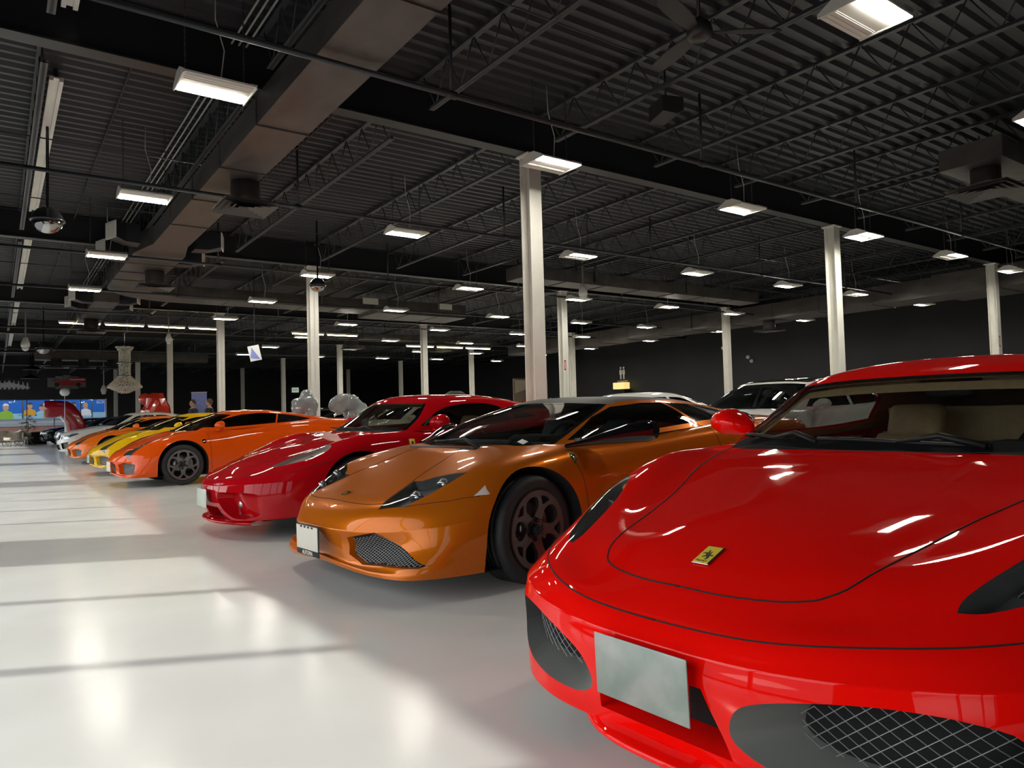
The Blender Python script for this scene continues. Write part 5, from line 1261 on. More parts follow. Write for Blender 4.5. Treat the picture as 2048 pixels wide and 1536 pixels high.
for f in SE.bm.faces:
    if f[SE.part] == 1 and f[SE.uv][0] < 2.8 and .12 < f[SE.uv][1] < 1.9: f[SE.part] = 6
    elif f[SE.part] == 1 and f[SE.uv][1] > 2.2: f[SE.part] = 8
    elif f[SE.part] == 1 and f[SE.uv][0] > 7.3 and .2 < f[SE.uv][1] < 1.9: f[SE.part] = 10
SE.cut(smooth_poly([(1.75,1.0),(2.12,1.24),(2.35,1.29),(2.68,1.295),(2.68,1.01),(2.2,.995)], 3, sharp=(0,3,4)), 'xz', lambda m, n: abs(m[1]) > .45 and abs(n[1]) > .3 and m[2] > .97, 7)
SE.cut(smooth_poly([(2.75,1.295),(3.05,1.28),(3.35,1.20),(3.62,1.06),(3.2,1.03),(2.75,1.01)], 3, sharp=(0,3,5)), 'xz', lambda m, n: abs(m[1]) > .4 and abs(n[1]) > .2 and m[2] > .97, 7)
SE.freeze()
m_pwhite = mat('paint_white', (.72,.71,.68), .3, coat=1., coat_rough=.02)
m_pblack = mat('paint_black', (.012,.012,.014), .3, coat=1., coat_rough=.02)
m_psilver = mat('paint_silver_blue', (.22,.27,.34), .3, metal=.7, coat=1.)
m_pcream = mat('paint_cream', (.60,.56,.44), .3, coat=1.)
m_pgrey = mat('paint_grey', (.16,.16,.17), .3, metal=.4, coat=1.)
m_pgreen = mat('paint_green', (.05,.30,.05), .3, coat=1.)
m_pdr = mat('paint_deep_red', (.25,.004,.006), .3, coat=1.)
def saloon(name, pos, th, paint, label, roof=None, group='cars parked in the second row', kid=True, wheels=True, sz=1., front=True):
    G = empty(name, pos, th, label, 'car', group); G.scale = (1, 1, sz)
    SE.extract(0, 'body', paint, G); SE.extract(1, 'pillars', paint, G); SE.extract(8, 'roof', roof or paint, G); SE.extract(6, 'windscreen', m_ws3, G); SE.extract(10, 'rear_window', m_gloss, G)
    for sd in (-1, 1):
        SE.extract(7, 'side_window', m_ws3, G, side=sd)
        if front:
            h = SE.extract(3, 'headlight', m_lampglass, G, side=sd); SE.recess(3, (.04,0,0), m_bowl, m_bowl, h, 'lamp_bezel', 'lamp_bowl', side=sd, scale=.85)
            MB().lathe([(.0001,-.02),(.035,-.015),(.05,.02)], (.30, sd*.68, .68), 14, 'x').build('lamp_reflector', m_chrome, h)
            if kid: SE.recess(4, (.04,0,0), m_chrome if paint is not m_pwhite else m_blk, m_blk, G, 'grille_surround', 'grille', side=sd, scale=.86)
            else: SE.extract(4, 'nose_panel', paint, G, side=sd)
        else:
            SE.extract(3, 'headlight', m_blk, G, side=sd); SE.extract(4, 'nose_panel', paint, G, side=sd)
        mirror(G, .97, 1.78, 1.03, paint, sd, s=1.0)
    SE.recess(5, (.05,0,0), m_blk, m_hexgrey, G, 'lower_grille_surround', 'lower_grille', scale=.93)
    arch_parts(SE, .93, .345, .38, G, paint); arch_parts(SE, 3.74, .345, .38, G, paint)
    for y in (-.38, .38): seat(G, 2.1, y, m_seatdk, z=.3)
    MB().rbox((1.62, 0, .88), (.44, 1.3, .16), .05).build('dashboard', m_blk, G)
    MB().bb((.3, -.66, .18), (4.3, .66, .22)).build('floor_pan', m_under, G)
    MB().bb((1.5, -.76, .22), (3.8, .76, .3)).build('cabin_floor', m_under, G)
    for sx_, sy in ((.93, -1), (.93, 1), (3.74, -1), (3.74, 1)): wheel(G, (sx_, sy*.80, .33), .33, .235, .235, m_rimg, 'five', side=sy, lod=0)
    return G
bmw = saloon('white_saloon', (1.62, 27.2, 0), .06, m_pwhite, 'white saloon with black twin grille beside the lighter orange coupe', group='sports cars in the front row')
saloon('silver_car', (2.35, 41.0, 0), .12, m_psilver, 'silver-blue saloon just beyond the white saloon, under the red sculpture', group='saloons near the far window')
saloon('black_car', (2.0, 47.5, 0), .12, m_pblack, 'black saloon beyond the silver-blue one near the far window', group='saloons near the far window')
saloon('white_electric_car', (6.6, 6.05, 0), -.04, m_pwhite, 'white car with glossy black roof and curved pillars, behind the orange coupe', roof=m_gloss, kid=False)
saloon('white_car', (7.2, 9.6, 0), 0, m_pwhite, 'white car behind the electric one, only its roof edge showing', kid=False, sz=.955)
saloon('black_car', (8.0, 12.6, 0), .0, m_pblack, 'black car behind the orange coupe roof, beside the tall front post', kid=False, sz=.96)
saloon('cream_car', (6.9, 17.4, 0), .1, m_pcream, 'cream car with dark windows behind the dark red coupe windscreen', kid=False, sz=.96)
saloon('grey_car', (6.9, 21.4, 0), .1, m_pgrey, 'grey car behind the grey bubbly statues', kid=False, sz=.97)
saloon('black_car', (14.6, 12.0, 0), .1, m_pblack, 'black car against the dark side wall behind the front posts', kid=False)
saloon('dark_red_car', (14.6, 16.5, 0), .1, m_pdr, 'deep red car in the back half of the hall', kid=False)
saloon('black_car', (7.0, 25.0, 0), .1, m_pblack, 'black car behind the orange-red coupe, near the purple banner', kid=False)
saloon('grey_car', (6.9, 36.0, 0), .1, m_pgrey, 'grey car behind the faceted red sculpture', kid=False)
# ================================================================== far wall, outside, statues, signs
m_brick = mat('brick', (.35,.12,.08), .85)
n, l, b = nodes(m_brick); tc = n.new('ShaderNodeTexCoord'); mp = n.new('ShaderNodeMapping'); mp.inputs['Rotation'].default_value = (PI/2, 0, 0); bt = n.new('ShaderNodeTexBrick')
bt.inputs['Color1'].default_value = (.38,.15,.10,1); bt.inputs['Color2'].default_value = (.30,.11,.075,1); bt.inputs['Mortar'].default_value = (.42,.38,.34,1); bt.inputs['Scale'].default_value = 2.2
l.new(tc.outputs['Object'], mp.inputs[0]); l.new(mp.outputs[0], bt.inputs['Vector']); l.new(bt.outputs['Color'], b.inputs['Base Color'])
def flat(name, c): return mat(name, c, .55)
bl = empty('brick_building', (0, 66, 0), label='red brick shopfront outside the far window, with tall photo panels', cat='building')
MB().bb((-9, 0, -.2), (20, 4, 1.05)).build('brick_wall', m_brick, bl); MB().bb((-9, .1, 1.25), (20, 4, 5.2)).build('upper_wall', flat('pale_render', (.55,.58,.62)), bl)
MB().bb((-9, -.05, 1.05), (20, .1, 1.28)).build('ledge', flat('grey_ledge', (.35,.38,.42)), bl)
m_sky = flat('poster_blue', (.02,.16,.62)); m_skin = flat('poster_skin', (.62,.34,.22)); m_hair = flat('poster_hair', (.10,.06,.04)); m_lime = flat('poster_lime', (.30,.55,.05)); m_pw = flat('poster_white', (.85,.87,.9)); m_ltb = flat('poster_light_blue', (.35,.62,.78)); m_org_ = flat('poster_amber', (.75,.38,.04))
def ppl(mb_s, x, z, s, skin, hair, top, par):
    """head and shoulders printed flat"""
    MB().prism([(x+s*a, z+s*b_) for a, b_ in [(-.62,-.9),(-.5,-.3),(-.15,-.12),(.15,-.12),(.5,-.3),(.62,-.9)]], -.030, -.026, axis='y').build('printed_shirt', top, par)
    MB().prism([(x+.24*s*math.cos(a), z+.18*s+.32*s*math.sin(a)) for a in np.linspace(0, 2*PI, 20)[:-1]], -.036, -.031, axis='y').build('printed_face', skin, par)
    MB().prism([(x+.26*s*math.cos(a), z+.24*s+.32*s*math.sin(a)) for a in np.linspace(.3, PI-.3, 12)], -.042, -.037, axis='y').build('printed_hair', hair, par)
def poster(x0, x1, z0, z1, lab, people=(), text=None, bg=None):
    p = empty('window_poster', (0, 65.9, 0), label=lab, cat='poster', group='photo panels across the road')
    MB().bb((x0, -.02, z0), (x1, 0, z1)).build('poster_sheet', bg or m_sky, p)
    MB().bb((x0, -.024, z0), (x1, -.021, z0+(z1-z0)*.24)).build('poster_band', m_ltb, p)
    for a in people: ppl(None, *a, p)
    if text:
        M = Matrix.Translation(((x0+x1)/2, -.03, z1-.45)) @ Matrix.Rotation(PI/2, 4, 'X')
        text_mesh(text, .22, 'poster_lettering', m_pw, p, M, .002)
poster(-.9, 1.65, 1.6, 3.35, 'blue photo panel of a short-haired person in a lime green top', [(.65, 2.35, .8, m_skin, m_pw, m_lime)])
poster(1.75, 3.4, 1.6, 3.35, 'blue photo panel of a laughing couple', [(2.15, 2.45, .7, m_skin, m_hair, m_org_), (2.9, 2.3, .7, m_skin, m_hair, m_ltb)])
poster(3.5, 4.6, 1.6, 3.35, 'plain blue photo panel third from the corner', [])
poster(4.7, 6.2, 1.6, 3.35, 'blue photo panel of two smiling people in white', [(5.0, 2.45, .7, m_skin, m_hair, m_pw), (5.8, 2.4, .7, m_skin, m_org_, m_pw)])
poster(6.3, 7.6, 1.6, 3.35, 'blue photo panel with two lines of white lettering', [], 'DIRECT\nBILLING')
# parked white van outside
van = saloon('white_suv', (3.2, 63.2, -.2), 0, m_pwhite, 'white car parked outside the far window against the brick wall', group='cars outside', kid=False, sz=1.15)

def poly_panel_picture(x, z, w, h, lab, red):
    p = empty('wall_picture', (x, YF-.02, z), label=lab, cat='picture', group='split-panel racing pictures')
    W = [-.5,-.3,-.1,.1,.3,.5]; hh = [.62,.84,1.,.84,.62]
    mg = flat('canvas_grey', (.17,.165,.16)); mr = flat('canvas_red', (.45,.02,.02)); md = flat('canvas_dark', (.02,.02,.02)); mw_ = flat('canvas_white', (.55,.55,.55))
    for k in range(5):
        m_ = mg if red else flat('canvas_black', (.03,.03,.032))
        MB().bb((w*W[k]+.01, -.02, -h/2*hh[k]), (w*W[k+1]-.01, 0, h/2*hh[k])).build('canvas', m_, p)
    # painted racing car: body, wings, wheels
    q = lambda pts, m_, nm, y=-.026: MB().prism([(a*w, c*h) for a, c in pts], y-.003, y, axis='y').build(nm, m_, p)
    body = mr if red else mw_
    if red: q([(-.02,.38),(.5,.34),(.5,-.02),(.3,.02),(.2,.2)], mr, 'painted_backdrop'); q([(.05,.24),(.46,.24),(.46,.16),(.10,.16)], mw_, 'painted_stripe', -.028)
    q([(-.30,-.12),(-.22,.08),(-.05,.14),(.0,.26),(.05,.14),(.22,.02),(.40,-.12),(.36,-.18),(-.26,-.2)], body, 'painted_car', -.032)
    q([(-.36,.10),(-.18,.14),(-.18,.20),(-.36,.16)], body, 'painted_wing', -.034); q([(.30,-.2),(.46,-.16),(.46,-.22),(.30,-.26)], body, 'painted_wing', -.034)
    for cx in (-.26, .30): q([(cx+.06*math.cos(a), -.14+.14*math.sin(a)) for a in np.linspace(0, 2*PI, 16)[:-1]], md if red else mw_, 'painted_tyre', -.038)
    if not red:
        for k in range(9): q([(-.42+.1*k, -.32), (-.36+.1*k, -.30), (-.38+.1*k, .32-.04*abs(k-4)), (-.40+.1*k, .30-.04*abs(k-4))], mw_, 'painted_stroke', -.03)
poly_panel_picture(4.05, 4.0, 2.3, 1.05, 'five-panel canvas picture of a red racing car on the far wall', True)
poly_panel_picture(.75, 3.85, 2.5, 1.0, 'black and white five-panel canvas of a racing car, far left on the far wall', False)

# crystal chandelier
m_cry = mat('crystal', (.72,.68,.58), .15, spec=.9); 
ch = empty('chandelier', (4.1, 31.5, 0), label='tall crystal chandelier with a long bead column and flared skirt', cat='chandelier')
MB().tube([(0,0,4.05), (0,0,ZD+.045)], .012, 6).build('chain', m_chrome, ch)
def beads(rows, name):
    mb = MB(); rnd = random.Random(3)
    for z, r in rows:
        k = max(6, int(2*PI*r/.055))
        for i in range(k):
            a = 2*PI*(i+rnd.random()*.6)/k; s = .020+.010*rnd.random(); c = (r*math.cos(a), r*math.sin(a), z+rnd.uniform(-.015,.015))
            mb.add([(c[0]-s,c[1],c[2]),(c[0],c[1]-s,c[2]),(c[0]+s,c[1],c[2]),(c[0],c[1]+s,c[2]),(c[0],c[1],c[2]+s*1.3),(c[0],c[1],c[2]-s*1.3)], [(0,1,4),(1,2,4),(2,3,4),(3,0,4),(1,0,5),(2,1,5),(3,2,5),(0,3,5)])
    o = mb.build(name, m_cry, ch); o['kind'] = 'stuff'; return o
beads([(4.0-.045*k, .30-.10*(k/3) if k < 3 else .19) for k in range(27)], 'bead_column')
beads([(2.86-.04*k, .22+.038*k*1.0) for k in range(11)] + [(2.44-.035*k, .58-.075*k) for k in range(7)], 'bead_skirt')
MB().lathe([(.28,4.0),(.30,4.03),(.05,4.06)], n=24).build('crown_ring', m_chrome, ch)
MB().lathe([(.27,3.36),(.29,3.38),(.19,3.40)], n=24).build('middle_ring', m_chrome, ch)
MB().lathe([(.25,2.84),(.27,2.87),(.19,2.90)], n=24).build('lower_ring', m_chrome, ch)

# statues
m_statue = mat('glossy_grey_resin', (.26,.28,.29), .12, coat=1.)
def blob_statue(name, pos, rz, lab, bits):
    r = empty(name, pos, rz, lab, 'statue', 'glossy grey statues')
    bm = bmesh.new()
    me = None
    mbz = bpy.data.metaballs.new('blob'); mo = bpy.data.objects.new('blob', mbz); COL.objects.link(mo); mbz.resolution = .05; mbz.render_resolution = .05; mbz.threshold = .35
    for x, y, z, rad in bits:
        e_ = mbz.elements.new(); e_.co = (x, y, z); e_.radius = rad*1.45
    dg = bpy.context.evaluated_depsgraph_get(); dg.update()
    me = bpy.data.meshes.new_from_object(mo.evaluated_get(dg)); bpy.data.objects.remove(mo)
    me.materials.clear(); me.materials.append(m_statue); me.polygons.foreach_set('use_smooth', [True]*len(me.polygons))
    o = bpy.data.objects.new('figure', me); COL.objects.link(o); o.parent = r
    MB().lathe([(.34,.001),(.34,.06),(.30,.08)], n=28).build('plinth', m_gloss, r)
body_ = [(0,-.12,.16,.12),(0,.12,.16,.12),(0,-.12,.36,.13),(0,.12,.36,.13),(0,0,.62,.24),(0,0,.84,.25),(0,0,1.02,.20)]
blob_statue('grey_statue', (5.35, 14.9, 0), R(205), 'glossy grey bubbly statue standing in front of the post, face covered', body_ + [(0,0,1.28,.25),(0,.13,1.34,.13),(0,-.13,1.34,.13),(0,.0,1.53,.12),(.20,.08,1.24,.12),(.20,-.08,1.24,.12),(.18,.14,1.36,.09),(.18,-.14,1.36,.09),(.12,.22,1.08,.10),(.12,-.22,1.08,.10),(.22,.05,1.38,.08),(.22,-.05,1.10,.09)])
blob_statue('grey_statue', (6.5, 14.9, 0), R(190), 'glossy grey bubbly statue bending forward beside a dark post', body_ + [(-.05,0,1.18,.20),(.16,0,1.34,.20),(.36,.02,1.36,.18),(.50,.06,1.40,.13),(.50,-.08,1.34,.14),(.42,.16,1.44,.11),(.30,-.16,1.40,.12),(.60,.0,1.28,.12),(.46,-.02,1.20,.12),(.12,.22,1.12,.10),(.12,-.24,1.12,.10)])
# faceted red sculpture
m_fac = mat('faceted_orange_red', (.62,.035,.012), .12, coat=1.)
def faceted(name, pos, rz, lab, prof, m_, seed):
    r = empty(name, pos, rz, lab, 'sculpture'); rnd = random.Random(seed); mb = MB(); rows_ = []
    for z, cx, rx, ry in prof:
        rows_.append([(cx+rx*math.cos(a)*(1+rnd.uniform(-.10,.10)), ry*math.sin(a)*(1+rnd.uniform(-.10,.10)), z+rnd.uniform(-.02,.02)) for a in np.linspace(0, 2*PI, 10)[:-1]])
    for q in rows_: q.append(q[0])
    V_ = []; F_ = []; n_c = len(rows_[0])-1
    for q in rows_: V_ += q[:-1]
    for i in range(len(rows_)-1):
        for j in range(n_c):
            a, b_, c, d = i*n_c+j, i*n_c+(j+1)%n_c, (i+1)*n_c+(j+1)%n_c, (i+1)*n_c+j
            F_ += [(a,b_,c),(a,c,d)] if (i+j) % 2 else [(a,b_,d),(b_,c,d)]
    F_ += [tuple(range(n_c))[::-1], tuple((len(rows_)-1)*n_c+k for k in range(n_c))]
    mb.add(V_, F_); mb.build('sculpture_body', m_, r); return r
s1 = faceted('red_sculpture', (5.25, 31.6, 0), 0, 'faceted glossy orange-red sculpture towering behind the lighter orange coupe', [(.0,0,.45,.5),(.4,0,.5,.55),(.9,.05,.52,.6),(1.3,.05,.5,.62),(1.7,.0,.46,.6),(2.0,-.08,.38,.48),(2.2,-.05,.26,.3)], m_fac, 4)
for y in (-.42, .42): MB().tube([(-.1, y, 1.9), (-.32, y*1.1, 1.5), (-.36, y*1.15, .9), (-.3, y*1.1, .2)], [.16,.2,.17,.15], 7, smooth=False).build('arm', m_fac, s1)
MB().ball((-.42, .05, 1.98), .24, 8, 6).build('head', m_fac, s1)
m_redg = mat('red_gloss_shell', (.36,.006,.02), .15, coat=1.)
s2 = empty('red_arched_sculpture', (2.75, 39.0, 0), 0, 'dark red glossy arched sculpture with white edge strip, above the white saloon', 'sculpture')
rows_ = []
for t in np.linspace(0, 1, 16):
    a = t*PI*.5; k = min(1, t*1.15)
    cx, cz = (-.95+1.25*math.sin(min(a*1.5, PI/2)), 1.78 if t < .3 else 1.78-(t-.3)*2.5)
    hx, hz = (.12, .38) if t < .3 else (.42, .2)
    ang = min(1, max(0, (t-.15)/.35))*PI/2; R_ = .40
    rows_.append([(cx+R_*math.sin(ang)*c_*(1.0)+0*s_, .52*s_, cz+R_*math.cos(ang)*c_) for c_, s_ in [(math.copysign(abs(math.cos(u))**.6, math.cos(u)), math.copysign(abs(math.sin(u))**.6, math.sin(u))) for u in np.linspace(0, 2*PI, 17)]])
mb = MB(); mb.grid(rows_); mb.add(rows_[0][:-1], [tuple(range(16))]); mb.add(rows_[-1][:-1], [tuple(range(16))]); o = mb.build('shell', m_redg, s2); fix_normals(o)
MB().tube([(-.35,-.58,1.45), (-.15,-.60,1.15), (-.10,-.60,.6), (-.1,-.60,.02)], .06, 6).build('white_strip', m_pw, s2)
tag(MB().lathe([(.015,.003),(.015,2.35)], n=8).lathe([(.0001,2.34),(.12,2.37),(.19,2.46),(.2,2.54),(.16,2.64),(.06,2.7),(.0001,2.71)], n=20).build('globe_lamp', m_pw, loc=(2.55, 38.1, 0)), 'white round globe lamp on a thin pole above the dark red arched sculpture', 'lamp')

# banner, hanging sign, signs on walls
m_ban = mat('banner_violet', (.20,.23,.52), .5); m_banw = mat('banner_white', (.55,.6,.75), .5)
bn = empty('roll_up_banner', (5.6, 25.9, 0), R(-20), 'violet-blue roll-up banner with a pale ring emblem behind the yellow coupe', 'banner')
MB().rbox((0,0,.04), (.5,.16,.08), .02).build('base', m_gal, bn); MB().bb((-.24,-.004,.08), (.24,.004,2.0)).build('banner_sheet', m_ban, bn); MB().bb((-.25,-.012,2.0), (.25,.012,2.03)).build('top_rail', m_gal, bn)
for a in np.linspace(0, 2*PI, 17)[:-1]: MB().tube([(.14*math.cos(a), -.009, 1.5+.14*math.sin(a)), (.18*math.cos(a), -.009, 1.5+.18*math.sin(a))], .008, 4).build('ring_mark', m_banw, bn)
hs = empty('hanging_sign', (5.78, 20.08, 0), R(-12), 'white tilted square sign with a blue triangle hanging from the roof left of the post', 'sign')
rt = Matrix.Rotation(R(-12), 3, 'Y')
MB().box((0,0,2.86), (.30,.02,.42), rot=rt).build('sign_board', m_pw, hs)
MB().add([tuple(rt @ Vector(p) + Vector((0,0,2.86))) for p in ((-.13,-.013,-.12),(-.05,-.013,.17),(.11,-.013,-.19))], [(0,1,2)]).build('sign_triangle', mat('sign_blue', (.25,.32,.75), .5), hs)
MB().tube([(0,0,3.07),(0,0,ZD+.045)], .012, 6).build('rod', m_pipe, hs)
def wallsign(name, pos, rz, lab, cat='sign'): return empty(name, pos, rz, lab, cat)
ws = wallsign('restroom_sign', (X1-.02, 29.3, .78), 0, 'white restroom sign of two standing figures on the black side wall')
for y in (-.12, .12):
    MB().ball((-.01, y, 2.62), .07, 12, 8, scale=(.2,1,1)).build('figure_head', m_pw, ws)
    MB().prism([(y-.08,2.52),(y+.08,2.52),(y+.10,2.28),(y+.05,2.24),(y+.04,1.98),(y-.04,1.98),(y-.05,2.24),(y-.10,2.28)], -.02, 0, axis='x').build('figure_body', m_pw, ws)
text_mesh('WASHROOMS', .13, 'sign_lettering', m_pw, ws, Matrix.Translation((-.012, 0, 1.86)) @ RTX, .002)
yb = wallsign('yellow_box_sign', (X1-.30, 29.1, 0), 0, 'glowing pale yellow counter box below the restroom sign', 'light box')
MB().bb((-.25,-.45,0), (.25,.45,2.18)).build('counter', m_blk, yb); MB().bb((-.26,-.42,2.2), (.2,.42,2.56)).build('light_panel', mat('box_glow', (.7,.55,.25), .5, emit=(.9,.66,.25), es=.7), yb)
ex = wallsign('exit_sign', (20.1, YF-.06, 3.42), 0, 'small lit white exit sign on the far wall above the orange coupe')
MB().bb((-.28,-.03,-.2), (.28,.03,.2)).build('sign_board', mat('exit_face', (.5,.58,.5), .5, emit=(.6,.75,.6), es=.35), ex)
M = Matrix.Translation((0, -.034, 0)) @ Matrix.Rotation(PI/2, 4, 'X'); text_mesh('EXIT', .2, 'sign_lettering', mat('exit_green', (.02,.20,.08), .5), ex, M, .002)
for (gx, gy, z0) in ((GX[1], GY[1], 2.2), (GX[2], GY[0], 2.35)):
    st = empty('post_sticker', (gx-.105, gy-.106, z0), 0, 'small red and white sticker on the cream post ' + ('behind the nearest red car roof' if gy == GY[0] else 'behind the tall front post'), 'sticker')
    MB().bb((.02,-.002,0), (.11,-.0005,.36)).build('sticker_face', m_pw, st); MB().bb((.03,-.0035,.03), (.10,-.002,.33)).build('red_field', mat('sticker_red', (.5,.02,.03), .5), st)
    MB().bb((.055,-.005,.08), (.075,-.0035,.28)).build('sticker_mark', m_pw, st)
# mural between the posts
mu = empty('wall_mural', (26.6, 35.0, 0), 0, 'photo mural of a red car glimpsed between the tall posts', 'poster')
MB().bb((-1.3,0,0), (1.3,.08,3.1)).build('mural_board', flat('mural_sepia', (.20,.15,.11)), mu)
MB().prism([(-1.0,1.5),(-.7,1.8),(-.1,2.05),(.5,2.0),(.9,1.75),(1.1,1.5)], -.006, -.001, axis='y').build('painted_car', flat('mural_red', (.45,.08,.03)), mu)
MB().prism([(-1.2,2.2),(-.2,2.5),(.6,2.4),(1.2,2.7),(1.2,3.0),(-1.2,3.0)], -.006, -.001, axis='y').build('painted_light', flat('mural_pale', (.42,.36,.28)), mu)
for k, cx in enumerate((-.6, .7)): MB().prism(circle(cx, 1.5, .2, 18), -.012, -.007, axis='y').build('painted_tyre', flat('canvas_dark', (.02,.02,.02)), mu)
# stroller-like ribbed hood behind the dark red roof
m_rib = mat('ribbed_fabric', (.03,.034,.042), .6)
sr = empty('ribbed_hood_buggy', (6.3, 10.4, 0), R(10), 'dark ribbed rounded hood on a frame with pale handle, behind the dark red coupe roof', 'buggy')
mb = MB()
rows_ = []
for k in range(13):
    a = PI*k/12; rr_ = .27 + (.012 if k % 2 else 0); rows_.append([(-.30*math.cos(a)*math.sin(t)*1.1, rr_*math.cos(t), 1.12+rr_*math.sin(a)*math.sin(t)*1.1) for t in np.linspace(0, PI, 14)])
mb.grid(rows_); mb.build('hood', m_rib, sr)
mb = MB(); mb.rbox((0,0,.95), (.55,.5,.34), .1); mb.build('basket', m_rib, sr)
MB().tube([(.2,-.25,.9), (.5,-.25,1.15), (.56,0,1.18), (.5,.25,1.15), (.2,.25,.9)], .018, 8).build('handle', mat('pale_handle', (.6,.57,.5), .4), sr)
for y in (-.24, .24): MB().tube([(.25,y,.95), (-.25,y,.2)], .014, 6).build('frame_bar', m_gal, sr); MB().tube([(-.25,y,.95), (.28,y,.2)], .014, 6).build('frame_bar', m_gal, sr)
for x in (-.25, .28):
    for y in (-.27, .27): MB().lathe([(.02,-.02),(.15,-.02),(.16,0),(.15,.02),(.02,.02)], (x, y, .162), 20, 'y').build('wheel', m_tyre, sr)

# people standing among the cars
def person(pos, rz, lab, top_c, leg_c, hair_c, lean=0.):
    r = empty('person', pos, rz, lab, 'person')
    J = [(0,0,.95,.15,.11),(0,0,1.12,.14,.10),(0,0,1.30,.165,.115),(0,0,1.43,.12,.09),(0,0,1.50,.055,.055),(.01,0,1.58,.06,.065),
         (0,-.10,.90,.095,.095),(.02,-.11,.50,.065,.065),(0,-.11,.10,.045,.045),(.10,-.12,.04,.045,.035),(0,.10,.90,.095,.095),(-.02,.11,.50,.065,.065),(0,.11,.10,.045,.045),(.10,.12,.04,.045,.035),
         (0,-.19,1.40,.062,.062),(-.02,-.24,1.14,.045,.045),(.08,-.24,.92,.032,.032),(.11,-.23,.84,.036,.02),(0,.19,1.40,.062,.062),(-.02,.24,1.14,.045,.045),(.08,.24,.92,.032,.032),(.11,.23,.84,.036,.02)]
    E_ = [(0,1),(1,2),(2,3),(3,4),(4,5),(0,6),(6,7),(7,8),(8,9),(0,10),(10,11),(11,12),(12,13),(3,14),(14,15),(15,16),(16,17),(3,18),(18,19),(19,20),(20,21)]
    me = bpy.data.meshes.new('body'); me.from_pydata([j[:3] for j in J], E_, []); o = bpy.data.objects.new('body', me); COL.objects.link(o)
    sk = o.modifiers.new('s', 'SKIN')
    for i, j in enumerate(J): me.skin_vertices[0].data[i].radius = (j[3], j[4])
    me.skin_vertices[0].data[0].use_root = True
    sb = o.modifiers.new('u', 'SUBSURF'); sb.levels = 2; sb.render_levels = 2
    dg = bpy.context.evaluated_depsgraph_get(); dg.update(); m2 = bpy.data.meshes.new_from_object(o.evaluated_get(dg)); bpy.data.objects.remove(o)
    m2.materials.clear()
    for c_ in (top_c, leg_c, mat('skin', (.45,.26,.18), .5), m_blk): m2.materials.append(c_)
    for p in m2.polygons:
        z_ = p.center.z; p.material_index = 3 if z_ < .10 else (1 if z_ < .96 and abs(p.center.y) < .20 else (2 if (z_ > 1.47 or (z_ < .95)) else 0)); p.use_smooth = True
    b_ = bpy.data.objects.new('body', m2); COL.objects.link(b_); b_.parent = r
    h = MB(); h.ball((.015,0,1.635), .105, 20, 16, scale=(.92,.76,1.12)); h.ball((.112,0,1.62), .018, 8, 6, scale=(.9,.8,1.3))
    for s in (-1, 1): h.ball((.0, s*.082, 1.625), .022, 8, 6, scale=(.7,.4,1.2))
    h.build('head', mat('skin'), r)
    for s in (-1, 1): MB().ball((.098, s*.03, 1.645), .011, 8, 6).build('eye', m_blk, r)
    MB().rbox((.105,0,1.573), (.01,.04,.009), .003).build('mouth', mat('lips', (.35,.12,.1), .5), r)
    hh_ = MB(); hh_.ball((-.008,0,1.665), .112, 20, 14, scale=(.92,.80,1.0)); hh_.v = [(x if x < .055 or z > 1.70 else .055, y, max(z, 1.60 + max(0, x)*1.1)) for x, y, z in hh_.v]; hh_.build('hair', hair_c, r)
    return r
person((5.36, 25.7, 0), R(200), 'person with dark hair in navy top standing behind the yellow coupe, by the banner', mat('navy_cloth', (.02,.025,.05), .8), mat('dark_jeans', (.02,.025,.04), .8), mat('hair_dark', (.03,.02,.015), .5))
person((5.72, 25.0, 0), R(150), 'person with brown hair in black top standing just left of the cream post', mat('black_cloth', (.015,.015,.015), .8), mat('dark_jeans'), mat('hair_brown', (.10,.05,.03), .5))
person((11.3, 32.6, 0), R(230), 'person in a grey top far behind, left of the grey bubbly statue', mat('grey_cloth', (.10,.10,.10), .8), mat('dark_jeans'), mat('hair_brown'))
# lounge corner at far left: armchairs, low table, plant, planter
m_lea = mat('cream_leather', (.50,.44,.36), .5)
def armchair(pos, rz, lab):
    a = empty('armchair', pos, rz, lab, 'armchair', 'cream lounge chairs')
    MB().rbox((0,0,.40), (.62,.62,.16), .05).build('seat', m_lea, a); b_ = MB(); rows_ = []
    for t in np.linspace(-1.9, 1.9, 17):
        rx = .36*math.cos(t)*-1; ry = .36*math.sin(t); top = .86-.16*abs(t)/1.9
        rows_.append([(-rx*-1*-1-.0, ry, .34), (-rx*-1*-1*1.1, ry*1.12, top)])
    b_.grid(rows_); rows2 = [[(p[0]*.86, p[1]*.86, p[2]) for p in r_] for r_ in rows_]; b_.grid(rows2, flip=True); b_.build('backrest', m_lea, a)
    for dx in (-.25,.25):
        for dy in (-.25,.25): MB().tube([(dx*.5,dy*.5,.34), (dx*1.15,dy*1.15,.001)], .018, 6).build('leg', flat('chair_leg', (.25,.2,.15)), a)
armchair((.75, 45.5, 0), .5, 'cream curved lounge chair at far left edge, nearest of three'); armchair((1.35, 48.2, 0), 2.6, 'cream curved lounge chair with its back to the black saloon'); armchair((.2, 48.5, 0), -1.2, 'cream curved lounge chair farthest to the window side')
tb = empty('coffee_table', (.75, 47.0, 0), 0, 'low table with crossed pale legs between the lounge chairs', 'table')
MB().rbox((0,0,.5), (.8,.8,.04), .015).build('tabletop', m_lea, tb)
for s in (-1,1): MB().tube([(-.35,s*.3,.001),(.35,s*.3,.48)], .025, 6).build('leg', m_lea, tb); MB().tube([(.35,s*.3,.001),(-.35,s*.3,.48)], .025, 6).build('leg', m_lea, tb)
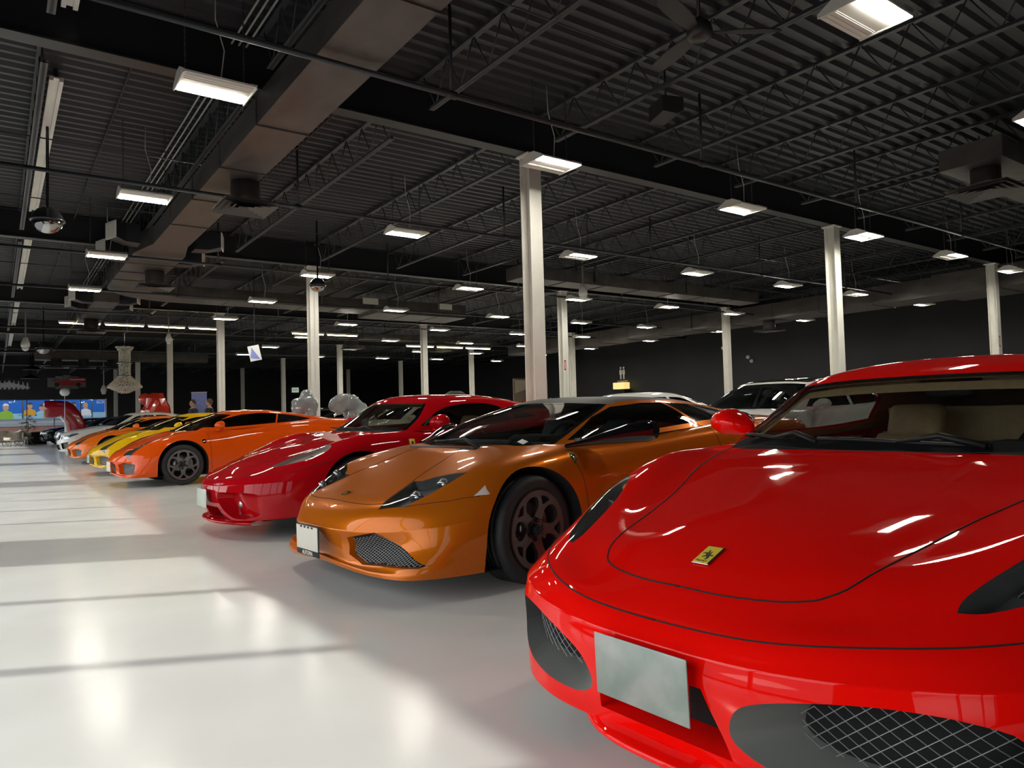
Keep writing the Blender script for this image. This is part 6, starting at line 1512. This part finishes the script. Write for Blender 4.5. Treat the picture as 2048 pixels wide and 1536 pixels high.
pt = empty('potted_plant', (1.55, 50.5, 0), 0, 'dark leafy potted plant by the far window', 'plant')
MB().lathe([(.16,.001),(.2,.3),(.21,.55),(.17,.55),(.16,.5),(.0001,.5)], n=20).build('pot', m_gloss, pt)
lf = MB(); rnd = random.Random(2)
for k in range(70):
    a = rnd.uniform(0, 2*PI); h_ = rnd.uniform(.8, 1.7); r_ = rnd.uniform(.08,.42); c = Vector((r_*math.cos(a), r_*math.sin(a), h_)); d = Vector((math.cos(a), math.sin(a), rnd.uniform(-.5,.4))).normalized(); s_ = Vector((-d.y, d.x, .2)).normalized()*.06
    lf.add([c-d*.12, c+s_, c+d*.16, c-s_], [(0,1,2,3)])
lf.build('foliage', mat('leaf_green', (.03,.08,.025), .5), pt)['kind'] = 'stuff'
MB().tube([(0,0,.5),(.02,.01,1.3)], .02, 6).build('stem', flat('bark', (.06,.04,.03)), pt)
tag(MB().rbox((0,0,.35), (.9,.9,.7), .03).build('black_ottoman', m_blk, loc=(1.95, 49.4, .001)), 'square black box seat between the plant and black saloon', 'box seat')
# dark red cabinet by the window
tag(MB().rbox((0,0,.85), (.35,.8,1.7), .08).build('red_cabinet', m_redg, loc=(-.55, 47.6, .001)), 'dark red upright cabinet cut by the left picture edge', 'cabinet')
# pendant shades
for x, z in ((1.55, 3.95), (1.5, 3.55)):
    p = empty('pendant_lamp', (x, 44.+(4-z)*3, z), 0, 'black wide cone pendant lamp with pale inside near the far left pictures', 'lamp', 'cone pendant lamps')
    MB().lathe([(.02,ZD-z+.045),(.02,.22),(.09,.18),(.42,0),(.43,-.02)], n=24).build('shade', m_blk, p); MB().lathe([(.0001,.10),(.38,.0),(.41,-.018)], n=24).build('shade_lining', m_pw, p)
# small round white detectors on the dark wall and wall cameras
for x, y, z in ((X1-.06, 22.3, 3.9), (X1-.06, 20.9, 3.35), (X1-.06, 20.7, 3.15)):
    tag(MB().ball((0,0,0), .09, 12, 8).build('wall_sensor', m_wcam, loc=(x, y, z)), 'small pale sensor on the black side wall left of the restroom sign', 'sensor', 'pale wall sensors')
